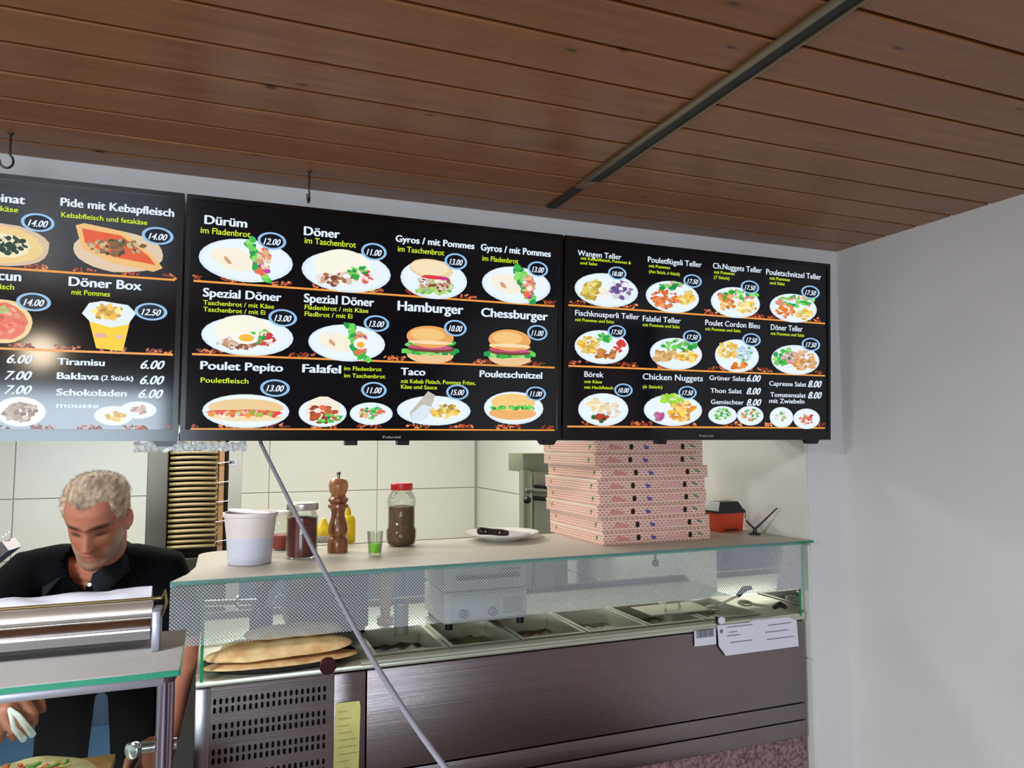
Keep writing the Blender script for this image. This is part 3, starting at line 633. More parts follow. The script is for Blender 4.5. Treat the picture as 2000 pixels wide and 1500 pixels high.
# deck with pan openings
px0, px1 = .40, 1.70; npan = 6; pw = (px1-px0)/npan; py0, py1 = .085, .36
mb = MB(); mb.box(CX0, CX1, FY-.002, py0, DZ-.014, DZ, bev=.004); mb.box(CX0, px0, py0, py1, DZ-.014, DZ); mb.box(px1, CX1, py0, py1, DZ-.014, DZ); mb.box(CX0, CX1, py1, .70, DZ-.014, DZ, bev=.003)
for k in range(1, npan): mb.box(px0+k*pw-.008, px0+k*pw+.008, py0, py1, DZ-.014, DZ)
mb.build('deck', STEELD, ctr, smooth=40)
mb = MB(); mb.cyl((.36, FY+.004, DZ+.002), (CX1, FY+.004, DZ+.002), .008, n=12); mb.build('front_lip', STEELD, ctr, smooth=60)
# glass guard and shelf
DOT = glass_mat('dotted_glass', dots=(.0088, .34, 0, 2), dotcol=(168, 168, 172), veil=.27)  # veil mixes in flat grey for the pane's reflection haze
CLEAR = glass_mat('clear_glass', veil=.02)
mb = MB(); gx0, gx1 = -.098, 1.80
mb.add([(gx0, -.004, 1.138), (gx1, -.004, 1.138), (gx1, -.004, SZ-.008), (gx0, -.004, SZ-.008)], [(0, 1, 2, 3)])
mb.cur = 1
mb.box(gx0, gx1, -.007, -.001, SZ-.012, SZ-.008); mb.box(gx1-.003, gx1, -.007, -.001, 1.138, SZ-.012)
mb.build('guard_glass', [DOT, M('edge_pale', (120, 170, 155), .2)], ctr)
mb = MB(); R = .07; sx0, sx1, sy0, sy1 = -.098, CX1+.01, -.012, .49
poly = [(sx0, sy0), (sx1, sy0), (sx1, sy1)]+[(sx0+.052+R-R*math.sin(a*PI/12), sy1-R+R*math.cos(a*PI/12)) for a in range(0, 7)]+[(sx0+.050, .20), (sx0+.034, .09)]
mb.prism([(a, b, SZ-.007) for a, b in poly], (0, 0, .007))
SHM = M('shelf_frit', (216, 209, 196), .38, spec=.4)
_nt = SHM.node_tree; _tl = _nt.nodes.new('ShaderNodeBsdfTranslucent'); _tl.inputs[0].default_value = (.75, .76, .70, 1); _mx = _nt.nodes.new('ShaderNodeMixShader'); _mx.inputs[0].default_value = .3
_nt.links.new(_nt.nodes['Principled BSDF'].outputs[0], _mx.inputs[1]); _nt.links.new(_tl.outputs[0], _mx.inputs[2]); _nt.links.new(_mx.outputs[0], _nt.nodes['Material Output'].inputs[0])
mb.build('glass_shelf', SHM, ctr)
mb = MB(); mb.box(sx0, sx1, sy0-.0035, sy0, SZ-.007, SZ); mb.build('shelf_front_edge', M('edge_teal', (88, 128, 122), .25), ctr)
box(1.775, CX1+.010, sy0-.008, sy0-.0036, SZ-.006, SZ+.001).build('shelf_end_edge', GREENEDGE, ctr)
for nm, gx, zb in (('side_glass', -.024, DZ), ('side_glass', 1.806, DZ)):
    mb = MB(); mb.add([(gx, FY, zb), (gx, .46, zb), (gx, .46, SZ-.008), (gx, FY, SZ-.008)], [(0, 1, 2, 3)]); mb.cur = 1; mb.box(gx-.0035, gx+.0035, FY-.004, FY, zb, SZ-.008)
    mb.build(nm, [CLEAR, GREENEDGE], ctr)
for bx in (1.26, 1.52, .10):
    mb = MB(); mb.cyl((bx, .03, SZ-.008), (bx, .03, SZ-.036), .004, n=10); mb.ell((bx, .03, SZ-.045), .011, .011, .012, 12, 8); mb.build('shelf_bracket', M('bracket_grey', (110, 108, 116), .3, .8), ctr, smooth=60)
# round knob on the front edge
kp = onY(640, 1300, FY-.01)
mb = MB(); mb.lathe([(.019, 0), (.021, .002), (.021, .010), (.018, .013)], (kp.x, FY-.006, kp.z), 28, (0, -1, 0)); mb.build('round_knob', M('knob_dark', (74, 40, 44), .25, .6), ctr, smooth=40)
# rear worktop frame behind (white rear ledge)
box(CX0, CX1, .70, .72, .06, DZ+.02).build('back_panel', M('body_steel', (120, 116, 114), .4, 1.), ctr)

# food pans
PANM = M('pan_steel', (190, 192, 180), .35, .8)
fills = [(60, 50, 36), (150, 140, 96), (96, 70, 40), (170, 168, 160), (84, 86, 60), (190, 186, 176)]
descs = ['with dark filling, nearest the bread tray', 'with pale olive filling, second from the bread tray', 'with brown filling, third from the bread tray', 'with white filling, third from the right end', 'with dull green filling, second from the right end', 'with creamy filling, at the right end of the counter']
for k in range(npan):
    a, b = px0+k*pw+.009, px0+(k+1)*pw-.009; c, d = py0+.002, py1-.002
    t = empty('food_pan', ((a+b)/2, (c+d)/2, DZ), 'steel pan '+descs[k], 'food pan', 'food pans in the counter')
    mb = MB(); rim = [(a-.006, c-.006), (b+.006, c-.006), (b+.006, d+.006), (a-.006, d+.006)]; inn = [(a+.006, c+.006), (b-.006, c+.006), (b-.006, d-.006), (a+.006, d-.006)]; bot = [(a+.02, c+.02), (b-.02, c+.02), (b-.02, d-.02), (a+.02, d-.02)]
    vs = [(x, y, DZ+.001) for x, y in rim]+[(x, y, DZ+.004) for x, y in rim]+[(x, y, DZ+.004) for x, y in inn]+[(x, y, DZ-.10) for x, y in bot]
    fs = [(r*4+i, r*4+(i+1) % 4, (r+1)*4+(i+1) % 4, (r+1)*4+i) for r in range(3) for i in range(4)]+[(12, 13, 14, 15)]
    mb.add(vs, fs); mb.build('pan', PANM, t)
    mb = MB(); n = 12
    vs = []; 
    for i in range(n+1):
        for j in range(n+1):
            u, v = i/n, j/n; x = a+.012+(b-a-.024)*u; y = c+.012+(d-c-.024)*v
            vs.append((x, y, DZ-.045+.012*mnoise.noise(Vector((x*40, y*40, k)))))
    mb.add(vs, [(i*(n+1)+j, (i+1)*(n+1)+j, (i+1)*(n+1)+j+1, i*(n+1)+j+1) for i in range(n) for j in range(n)])
    tag(mb.build('filling', M('filling%d' % k, fills[k], .6, noise=.4, scale=80, bump=.6), t, smooth=80), kind='stuff')
# ladles lying in the right-hand pans
def ladle(pa, pb, lab):
    a, b = Vector(pa), Vector(pb); o = empty('serving_spoon', a, lab, 'spoon', 'serving spoons in the pans')
    MB().cyl(a, b, .004, n=8).build('handle', STEELD, o, smooth=60)
    d = (b-a).normalized()
    MB().tube([b, b+d*.03+Vector((0, 0, .012)), b+d*.055+Vector((0, 0, .004))], [.008, .010, .007], 10).build('grip', BLACKP, o, smooth=60)
    MB().ell(a, .024, .03, .010).build('bowl', STEELD, o, smooth=60)
ladle(onZ(1400, 1190, DZ+.01)+Vector((0, .02, 0)), onZ(1440, 1164, DZ+.05), 'black-gripped serving spoon pointing back over the pans')
ladle(onZ(1455, 1178, DZ+.02), onZ(1512, 1186, DZ+.035), 'black-gripped serving spoon lying by the right end glass')
lid = empty('pan_cover', onZ(1330, 1196, DZ+.008), 'flat steel pan cover lying over the right pans', 'cover')
p = lid.location; MB().box(p.x-.12, p.x+.12, p.y-.01, p.y+.12, p.z-.002, p.z+.003, bev=.001).build('plate', STEELD, lid)
MB().tube([(p.x-.03, p.y+.05, p.z+.003), (p.x-.025, p.y+.05, p.z+.022), (p.x+.025, p.y+.05, p.z+.022), (p.x+.03, p.y+.05, p.z+.003)], .004, 8).build('handle', STEELD, lid, smooth=60)

# papers on the front
PAPER = M('paper_white', (222, 220, 232), .8); INK = M('ink_grey', (120, 118, 128), .8); INKD = M('ink_dark', (40, 40, 44), .8)
def quadpaper(name, pts, Y, mats, label, cat, parent=None):
    P = [onY(x, y, Y) for x, y in pts]; mb = MB(); mb.prism(P, (0, .0008, 0)); o = mb.build(name, mats)
    return tag(o, label, cat), P
sh, P = quadpaper('paper_sheet', [(1401, 1222), (1462, 1216), (1470, 1212), (1540, 1205), (1556, 1212), (1560, 1262), (1418, 1281), (1404, 1262)], FY-.006, PAPER, 'white printed sheet taped to the right end of the steel counter', 'paper')
mb = MB()
for i, (a, b, y) in enumerate(((1420, 1470, 1226), (1424, 1440, 1236), (1420, 1446, 1243), (1500, 1545, 1222), (1495, 1540, 1236), (1426, 1470, 1256), (1498, 1550, 1250))):
    q, r = onY(a, y, FY-.0075), onY(b, y-(b-a)*.1, FY-.0075); mb.add([q, Vector((r.x, q.y, q.z)), Vector((r.x, q.y, q.z+.0025)), Vector((q.x, q.y, q.z+.0025))], [(0, 1, 2, 3)])
q = onY(1409, 1233, FY-.0075); mb.add([q+Vector((math.cos(t*PI/4)*.006, 0, math.sin(t*PI/4)*.007)) for t in range(8)], [tuple(range(8))])
mb.build('printed_lines', INK, sh)['kind'] = 'stuff'
bc, P = quadpaper('barcode_label', [(1356, 1233), (1398, 1228), (1399, 1258), (1357, 1263)], FY-.005, PAPER, 'small white barcode label left of the taped sheet', 'label')
mb = MB(); q = onY(1360, 1247, FY-.0065); r = onY(1395, 1247, FY-.0065); w = r.x-q.x; rr = random.Random(3); x = 0
while x < w:
    t = rr.uniform(.0006, .002); mb.add([(q.x+x, q.y, q.z), (q.x+x+t, q.y, q.z), (q.x+x+t, q.y, q.z+.024), (q.x+x, q.y, q.z+.024)], [(0, 1, 2, 3)]); x += t+rr.uniform(.0008, .0018)
mb.build('bars', INKD, bc)['kind'] = 'stuff'
yn, P = quadpaper('yellow_note', [(655, 1377), (664, 1373), (702, 1369), (704, 1380), (700, 1520), (650, 1520)], FY-.004, M('paper_yellow', (214, 210, 128), .8, noise=.12, scale=30), 'tall pale yellow paper strip stuck on the steel counter beside the vent', 'paper')
mb = MB()
for i in range(9):
    y = 1392+i*14; a, b = 660, 660+rr.randint(18, 36); q, r2 = onY(a, y, FY-.0055), onY(b, y, FY-.0055); mb.add([q, Vector((r2.x, q.y, q.z)), Vector((r2.x, q.y, q.z+.0022)), Vector((q.x, q.y, q.z+.0022))], [(0, 1, 2, 3)])
mb.build('faint_lines', M('ink_olive', (176, 170, 96), .8), yn)['kind'] = 'stuff'
tg = onY(1410, 1212, FY-.012)
t = empty('price_clip', tg, 'small white hexagonal clip standing on the counter edge above the sheet', 'clip')
MB().prism([(tg.x+.014*math.cos(a*PI/3+.5), tg.y, tg.z+.012*math.sin(a*PI/3+.5)) for a in range(6)], (0, .003, 0)).build('tag', PAPER, t)
box(tg.x-.016, tg.x-.010, tg.y+.003, tg.y+.012, tg.z-.012, tg.z+.012).build('clip_arm', BLACKP, t)

# ------------------------------------------------------------------ bread on a tray
CRUST = M('bread_crust', (236, 204, 148), .75, 0, col2=(206, 158, 100), scale=22, bump=.5)
def loaf(name, pa, pb, rw, rh, seed, label, group=None, fold=False):
    a, b = Vector(pa), Vector(pb); d = b-a; L = d.length; d.normalize(); w = Vector((-d.y, d.x, 0)).normalized(); up = Vector((0, 0, 1))
    mb = MB(); nu, nv = 44, 20; vs = []
    for i in range(nu+1):
        t = i/nu; e = max(0., 1-abs(2*t-1)**3.2)**.5
        for j in range(nv):
            an = 2*PI*j/nv; cw, sn = math.cos(an), math.sin(an)
            q = a+d*(t*L); n = mnoise.noise(Vector((t*7+seed*9, cw*1.5, sn*1.5)))
            r = 1+.16*n
            h = rh*e*sn*(1. if sn > 0 else .55)*r
            off = rw*e*cw*r
            if fold and sn > -.2 and cw < -.45: h -= rh*.35*e
            vs.append(q+w*off+up*(rh*.55+h))
    fs = [(i*nv+j, i*nv+(j+1) % nv, (i+1)*nv+(j+1) % nv, (i+1)*nv+j) for i in range(nu) for j in range(nv)]
    mb.add(vs, fs)
    return tag(mb.build(name, CRUST, smooth=75, merge=True), label, 'bread', group)
tz = DZ+.012
pa, pb = onZ(392, 1316, DZ), onZ(690, 1276, DZ)
cx, cyy = (pa.x+pb.x)/2, .115
tray = MB(); tray.lathe([(.0, 0), (.90, 0), (1, .07), (1.02, .07), (.92, -.004), (0, -.004)], (0, 0, 0), 40, caps=False)
tray.v = [(cx+v[0]*.19, cyy+v[1]*.105, DZ+.006+v[2]*.17) for v in tray.v]
tag(tray.build('bread_tray', M('tray_black', (24, 22, 20), .4), smooth=50), 'dark oval tray under the flatbreads on the counter', 'tray')
loaf('flatbread', (pa.x+.004, .066, tz), (pb.x+.004, .078, tz), .052, .010, 7, 'thin flatbread leaf under the long folded one at the front', 'flatbreads on the tray')
loaf('flatbread', (pa.x+.006, .062, tz+.017), (pb.x-.012, .072, tz+.022), .042, .024, 1, 'long folded golden flatbread at the front of the bread tray', 'flatbreads on the tray', True)
loaf('flatbread', (pa.x+.04, .135, tz+.006), (pb.x-.06, .14, tz+.006), .055, .03, 2, 'flatbread behind the front one on the tray', 'flatbreads on the tray')
loaf('flatbread', (pa.x+.10, .13, tz+.048), (pb.x-.03, .15, tz+.042), .05, .022, 3, 'topmost flatbread on the tray behind the dotted glass', 'flatbreads on the tray')

# ------------------------------------------------------------------ appliances on the rear of the counter
def grill(FL, w, d, h, bodym, frontm, label, marks, knobs=True):
    X, Y = FL; Z = DZ+.018
    o = empty('contact_grill', (X+w/2, Y+d/2, DZ), label, 'grill')
    mb = MB()
    for a in (.02, w-.02):
        for b in (.02, d-.02): mb.cyl((X+a, Y+b, DZ+.0005), (X+a, Y+b, Z), .012, n=10)
    mb.build('feet', BLACKP, o)
    box(X, X+w, Y+.006, Y+d, Z, Z+h*.50, bev=.006).build('lower_body', bodym, o, smooth=40)
    box(X+.02, X+w-.012, Y, Y+.007, Z+.008, Z+h*.47, bev=.002).build('control_panel', frontm, o, smooth=40)
    box(X-.002, X+w+.002, Y+.004, Y+d, Z+h*.52, Z+h, bev=.012).build('upper_lid', bodym, o, smooth=40)
    MB().tube([(X+.04, Y+.004, Z+h*.75), (X+.04, Y-.02, Z+h*.76), (X+w-.04, Y-.02, Z+h*.76), (X+w-.04, Y+.004, Z+h*.75)], .006, 8).build('handle', BLACKP, o, smooth=60)
    if knobs:
        for kx in (.06, .155):
            kb = MB(); kb.lathe([(.015, 0), (.014, .010), (.010, .012)], (X+kx, Y, Z+.03), 20, (0, -1, 0)); kb.build('knob', M('knob_grey', (96, 92, 104), .4), o, smooth=40)
        box(X+w-.085, X+w-.02, Y-.001, Y, Z+.02, Z+.07).build('rating_plate', M('plate_grey', (150, 150, 148), .5), o)
    mb = MB()
    for (a, b, zz, m) in marks: mb.box(X+a, X+b, Y+.003, Y+.0045, Z+zz, Z+zz+.006)
    mb.build('printed_name', M('mark_'+label[:5], marks[0][3], .6), o)
    return o
WB = M('grill_white', (205, 205, 200), .4); DBK = M('grill_dark', (46, 46, 52), .4)
fl = onZ(868, 1222, DZ+.018); fr = onZ(1026, 1203, DZ+.018)
grill((fl.x, fl.y), fr.x-fl.x, .24, .185, WB, M('grill_panel', (190, 192, 190), .4), 'white contact grill with two grey knobs behind the counter glass', [(.18, .25, .155, (160, 110, 60))])
fl2 = onZ(560, 1232, DZ+.018); fr2 = onZ(722, 1218, DZ+.018)
grill((fl2.x, .33), .235, .24, .19, DBK, DBK, 'dark grey contact grill behind the flatbreads', [(.02, .06, .07, (120, 50, 60)), (.13, .17, .08, (120, 50, 60))], False)
p = onZ(748, 1212, DZ); mb = MB(); cups = empty('paper_cone_stack', (p.x, .44, DZ), 'stack of beige paper cones standing between the two grills', 'cones')
mb = MB(); mb.lathe([(.014, .02), (.024, .11)], (p.x, .44, DZ), 20); mb.lathe([(.026, .0), (.026, .02), (.013, .021)], (p.x, .44, DZ), 20); mb.build('lower_cones', M('cone_beige', (206, 172, 122), .8), cups, smooth=50)
mb = MB(); mb.lathe([(.024, .11), (.028, .13), (.026, .132), (.031, .165), (.028, .166)], (p.x, .44, DZ), 20); mb.build('upper_cones', M('cone_pale', (224, 206, 160), .8), cups, smooth=50)
p = onZ(786, 1243, DZ); mb = MB(); mb.lathe([(.021, 0), (.022, .002), (.022, .085), (.0235, .088), (.0235, .094), (.019, .095), (.019, .01), (0, .01)], (p.x, p.y+.02, DZ+.0005), 24); tag(mb.build('steel_canister', STEELD, smooth=50), 'small shiny steel canister beside the white grill', 'canister')
# tap-like steel dispenser left of the dark grill
p = Vector((.135, .47, DZ)); tp = empty('sauce_dispenser', p, 'chrome pump dispenser with a dark head left of the dark grill', 'dispenser')
MB().lathe([(.032, .0005), (.034, .004), (.034, .06), (.02, .075), (.012, .08), (.012, .10)], p, 24).build('body', DBK, tp, smooth=50)
MB().cyl(p+Vector((0, 0, .09)), p+Vector((-.16, 0, .098)), .010, n=12).build('spout', CHROME, tp, smooth=60)
MB().lathe([(.02, 0), (.022, .002), (.022, .008), (.014, .01)], p+Vector((-.075, 0, .094)), 20, (1, 0, 0)).build('collar', CHROME, tp, smooth=50)
MB().tube([p+Vector((.0, 0, .09)), p+Vector((.01, 0, .13)), p+Vector((.035, 0, .165)), p+Vector((.02, 0, .15))], [.014, .016, .02, .012], 12).build('pump_head', BLACKP, tp, smooth=60)
MB().tube([p+Vector((.055+.03*math.cos(a), 0, .09*math.sin(a)+.02)) for a in [PI*k/12 for k in range(13)]], .003, 8).build('wire_bow', CHROME, tp, smooth=60)

# ------------------------------------------------------------------ things on the glass shelf
Z = SZ
# bucket
p = onZ(489, 1106, Z); c = (p.x, p.y+.055, Z+.0005); h = .138
bk = empty('plastic_bucket', c, 'white translucent plastic bucket at the left end of the glass shelf', 'bucket')
BM_ = M('bucket_white', (226, 224, 226), .42, sss=.0)
mb = MB(); mb.lathe([(0, 0), (.054, 0), (.057, .003), (.0615, h*.52)], c, 40, caps=False); mb.cur = 1
mb.lathe([(.0615, h*.52), (.068, h-.012), (.072, h-.010), (.072, h), (.068, h), (.064, h-.02), (.056, .006), (0, .006)], c, 40, caps=False)
mb.build('tub', [M('bucket_filled', (206, 208, 224), .42), M('bucket_empty', (222, 214, 210), .42)], bk, smooth=50)
MB().lathe([(0, .085), (.061, .086)], c, 40, caps=False).build('contents', M('bucket_fill', (198, 202, 224), .5), bk)
lm = MB(); lm.lathe([(0, 0), (.05, 0), (.055, .003), (.055, .006), (.05, .004), (0, .004)], (0, 0, 0), 32, caps=False); lm.xform(Matrix.Translation((c[0]-.005, c[1]+.02, Z+h-.004)) @ Matrix.Rotation(.12, 4, 'Y')); lm.build('loose_lid', WHITE, bk, smooth=40)
# spice jar with steel lid
JG = glass_mat('jar_glass', (242, 244, 240), refl=.45)
def jar(p, r, h, fillc, lidm, lidh, fillf, name, label, lr=None, group=None, prof=None):
    o = empty(name, p, label, 'jar', group); p = Vector(p)
    pr = prof or [(r*.86, 0), (r, .006), (r, h*.86), (r*.88, h*.93), (r*.88, h)]
    MB().lathe(pr, p, 32).build('glass_body', JG, o, smooth=50)
    fp = []
    for rr_, hh in pr:
        if hh <= h*fillf: fp.append((rr_-.0035, max(hh, .004)))
    last = [q for q in pr if q[1] > h*fillf]; prev = [q for q in pr if q[1] <= h*fillf][-1]
    if last: tt = (h*fillf-prev[1])/(last[0][1]-prev[1]); fp.append((prev[0]+(last[0][0]-prev[0])*tt-.0035, h*fillf))
    fp.append((fp[-1][0]*.5, h*fillf+.004))
    MB().lathe(fp, p, 32).build('contents', fillc, o, smooth=50)
    lr = lr or r*.95
    MB().lathe([(lr, 0), (lr*1.03, .003), (lr*1.03, lidh-.003), (lr*.95, lidh)], p+Vector((0, 0, h)), 32).build('lid', lidm, o, smooth=40)
    return o
PAP = M('paprika', (104, 30, 36), .35, 0, noise=.25, scale=60, coat=.6)
p = onZ(592, 1093, Z); jar((p.x, p.y+.04, Z+.0005), .044, .135, PAP, M('lid_steel', (190, 184, 180), .3, .9), .02, .84, 'spice_jar', 'big glass jar of dark red spice with a steel lid next to the bucket', .043, 'spice jars on the shelf')
p = onZ(566, 1083, Z); jar((p.x-.012, p.y+.12, Z+.0005), .036, .105, M('chili', (150, 50, 44), .6), WHITE, .012, .42, 'spice_jar', 'half-hidden glass jar of red chili behind the bucket', .03, 'spice jars on the shelf')
# pepper mill
WOODM = M('mill_wood', (150, 92, 52), .34, 0, col2=(104, 58, 32), scale=9, stretch=(6, 6, 1), coat=.3)
p = onZ(662, 1081, Z); c = Vector((p.x, p.y+.028, Z+.0005))
pm = empty('pepper_mill', c, 'tall turned wooden pepper mill on the glass shelf', 'pepper mill')
MB().lathe([(.029, 0), (.030, .004), (.030, .030), (.028, .040), (.022, .046), (.027, .054), (.029, .066), (.026, .085), (.0205, .105), (.0195, .118), (.0225, .128), (.0295, .133), (.0295, .142), (.023, .146), (.029, .151), (.0295, .158), (.022, .165), (.021, .170)], c, 36).build('body', WOODM, pm, smooth=35)
MB().lathe([(.020, .170), (.025, .178), (.0285, .192), (.029, .200), (.027, .210), (.018, .219), (.006, .221), (0, .221)], c, 36, caps=False).build('head', M('mill_head', (184, 126, 76), .34, 0, col2=(150, 94, 54), scale=9, stretch=(6, 6, 1), coat=.3), pm, smooth=50)
mb = MB(); mb.cyl(c+Vector((0, 0, .220)), c+Vector((0, 0, .230)), .004, n=12); mb.ell(c+Vector((0, 0, .234)), .0065, .0065, .006, 14, 8); mb.build('finial', M('finial_metal', (120, 110, 104), .25, 1.), pm, smooth=60)
# yellow bottle and small yellow tub behind the mill
p = onZ(683, 1064, Z); c = Vector((p.x+.002, p.y+.05, Z+.0005))
yb_ = empty('squeeze_bottle', c, 'yellow squeeze bottle standing behind the pepper mill', 'bottle')
MB().lathe([(.022, 0), (.024, .004), (.024, .07), (.020, .085), (.010, .09)], c, 24).build('body', M('yellow_plastic', (240, 208, 20), .4), yb_, smooth=50)
MB().lathe([(.010, .09), (.010, .098), (.004, .116), (.003, .118)], c, 16).build('nozzle', M('yellow_plastic', (240, 208, 20), .4), yb_, smooth=50)
p = onZ(640, 1064, Z); c = Vector((p.x-.005, p.y+.07, Z+.0005))
yt = empty('sauce_tub', c, 'small yellow and white tub half hidden behind the pepper mill', 'tub')
MB().lathe([(.030, 0), (.032, .003), (.034, .02), (.034, .024)], c, 24).build('base', M('tub_white', (230, 222, 214), .4), yt, smooth=50)
MB().lathe([(.033, .024), (.033, .03), (.025, .05), (.014, .062), (.008, .075), (.004, .078)], c, 24).build('cap', M('yellow_plastic', (240, 208, 20), .4), yt, smooth=50)
# shot glass with green liquid
p = onZ(735, 1088, Z); c = Vector((p.x, p.y+.02, Z+.0005)); sg = empty('shot_glass', c, 'small clear glass with bright green liquid between mill and red-lid jar', 'glass')
MB().lathe([(.018, 0), (.019, .006), (.0235, .070), (.0215, .070), (.0175, .010), (0, .010)], c, 24, caps=False).build('glass_body', JG, sg, smooth=50)
MB().lathe([(.0172, .0105), (.0190, .036), (0, .036)], c, 24).build('green_liquid', M('green_liquid', (136, 214, 40), .3), sg, smooth=40)
# brown spice jar with red lid
p = onZ(790, 1069, Z); c = (p.x, p.y+.045, Z+.0005)
jar(c, .048, .175, M('pepper_brown', (110, 82, 62), .8, 0, noise=.4, scale=120), M('lid_red', (196, 22, 34), .4), .022, .70, 'plastic_jar', 'ribbed clear jar of brown ground spice with a red lid', .034, 'spice jars on the shelf', [(.040, 0), (.045, .008), (.048, .025), (.048, .050), (.043, .058), (.043, .125), (.0455, .135), (.044, .150), (.036, .165), (.033, .168), (.033, .175)])
# plate and knife
p = onZ(1003, 1061, Z); c = Vector((p.x, p.y+.10, Z+.0005)); pl = MB()
pl.lathe([(0, 0), (.062, 0), (.066, .003), (.088, .010), (.122, .024), (.123, .0265), (.118, .026), (.086, .014), (.064, .008), (0, .007)], c, 48, caps=False)
tag(pl.build('dinner_plate', M('porcelain', (232, 230, 224), .15), smooth=50), 'white dinner plate between the jars and the pizza boxes', 'plate')
ka, kb = c+Vector((-.105, -.06, .040)), c+Vector((.035, -.028, .020)); dk = (kb-ka); sk = dk.cross(Vector((0, 0, 1))).normalized(); uk = sk.cross(dk).normalized()
kn = empty('kitchen_knife', ka, 'black-handled kitchen knife lying across the white plate', 'knife')
mb = MB(); mb.tube([ka-dk*.02, ka, ka+dk*.3, ka+dk*.62, ka+dk*.78], [.008, .0125, .011, .012, .009], 12); mb.build('handle', BLACKP, kn, smooth=60)
mb = MB(); a = ka+dk*.76; mb.prism([a+uk*.010, a+dk*.9+uk*.008, a+dk*1.15-uk*.004, a-uk*.012], sk*.0018); mb.build('blade', CHROME, kn)
mb = MB(); 
for t in (.12, .5): mb.cyl(ka+dk*t-sk*.013, ka+dk*t+sk*.013, .003, n=8)
mb.build('rivets', CHROME, kn)

# pizza boxes
def box_mat():
    m = bpy.data.materials.new('pizza_print'); m.use_nodes = True; nt = m.node_tree; b = nt.nodes['Principled BSDF']; b.inputs['Roughness'].default_value = .75
    tc = nt.nodes.new('ShaderNodeTexCoord'); sp = nt.nodes.new('ShaderNodeSeparateXYZ'); nt.links.new(tc.outputs['Object'], sp.inputs[0])
    cm = nt.nodes.new('ShaderNodeCombineXYZ'); nt.links.new(math_node(nt, 'ADD', sp.outputs[0], sp.outputs[1]), cm.inputs[0]); nt.links.new(sp.outputs[2], cm.inputs[1])
    br = nt.nodes.new('ShaderNodeTexBrick'); nt.links.new(cm.outputs[0], br.inputs['Vector'])
    br.inputs['Scale'].default_value = 1; br.inputs['Brick Width'].default_value = .0155; br.inputs['Row Height'].default_value = .0082; br.inputs['Mortar Size'].default_value = .0026
    br.inputs['Color1'].default_value = (*lin((176, 92, 92)), 1); br.inputs['Color2'].default_value = (*lin((200, 132, 124)), 1); br.inputs['Mortar'].default_value = (*lin((226, 196, 178)), 1)
    nt.links.new(br.outputs[0], b.inputs['Base Color']); return m
PZ = box_mat(); CARD = M('card_white', (226, 214, 200), .8); HEX = M('print_black', (16, 12, 14), .8); PBL = M('print_blue', (96, 80, 150), .8); PGR = M('print_green', (70, 130, 96), .8); PRD = M('print_rose', (204, 138, 132), .8)
bl, brr = onZ(1180, 1068, Z), onZ(1400, 1055, Z)
W = .405; bx0 = bl.x+.006; by0 = .135; BH = .0415
offs = [0, -.002, -.016, -.012, -.020, -.008, -.026, -.024, -.030]
posn = ['bottom', 'second from the bottom', 'third from the bottom', 'fourth from the bottom', 'fifth from the bottom', 'sixth from the bottom', 'seventh from the bottom', 'eighth from the bottom', 'top']
proto = None
for k in range(9):
    lab = 'printed pizza box, %s of the tall stack' % posn[k]
    if proto is None:
        o = empty('pizza_box', (bx0+W/2, by0+W/2, Z+.0005), lab, 'pizza box', 'pizza boxes stacked on the shelf'); z0 = Z+.0005; z1 = z0+BH-.0012
        mb = MB(); mb.box(bx0, bx0+W, by0, by0+W, z0, z1, bev=.0015); mb.build('carton', PZ, o)
        box(bx0-.0012, bx0+W+.0012, by0+.004, by0+W, z1-.004, z1+.0004).build('lid_edge', CARD, o)
        def mark(name, pts, m, side=False):
            q = MB(); q.add([(x, by0-.0004, z) for x, z in pts] if not side else [(bx0-.0004, y, z) for y, z in pts], [tuple(range(len(pts)))]); q.build(name, m, o)
        zc = (z0+z1)/2
        for fx in (.128, .325): mark('vent_hole', [(bx0+fx+.0085*math.cos(a*PI/3+PI/6), zc+.0105*math.sin(a*PI/3+PI/6)) for a in range(6)], HEX)
        mark('blue_emblem', [(bx0+.173, zc+.006), (bx0+.196, zc+.001), (bx0+.190, zc-.009), (bx0+.178, zc-.006)], PBL)
        mark('green_leaf', [(bx0+.352, zc+.010), (bx0+.372, zc+.002), (bx0+.374, zc-.006), (bx0+.356, zc+.001)], PGR)
        mark('rose_script', [(bx0+.05, zc+.008), (bx0+.082, zc+.004), (bx0+.10, zc-.006), (bx0+.06, zc-.010), (bx0+.04, zc-.003)], PRD)
        mark('rose_script', [(bx0+.235, zc+.004), (bx0+.30, zc+.008), (bx0+.315, zc-.008), (bx0+.24, zc-.010)], M('print_pale', (216, 164, 158), .8))
        mark('green_leaf', [(by0+.035, zc+.008), (by0+.05, zc+.004), (by0+.048, zc-.008), (by0+.038, zc-.002)], PGR, True)
        mark('green_leaf', [(by0+.345, zc+.008), (by0+.36, zc+.004), (by0+.358, zc-.008), (by0+.348, zc-.002)], M('print_olive', (150, 150, 70), .8), True)
        proto = o
    else:
        c = copy_tree(proto, (offs[k], random.uniform(-.004, .004), k*BH)); c['label'] = lab; c.rotation_euler.z = random.uniform(-.012, .012)
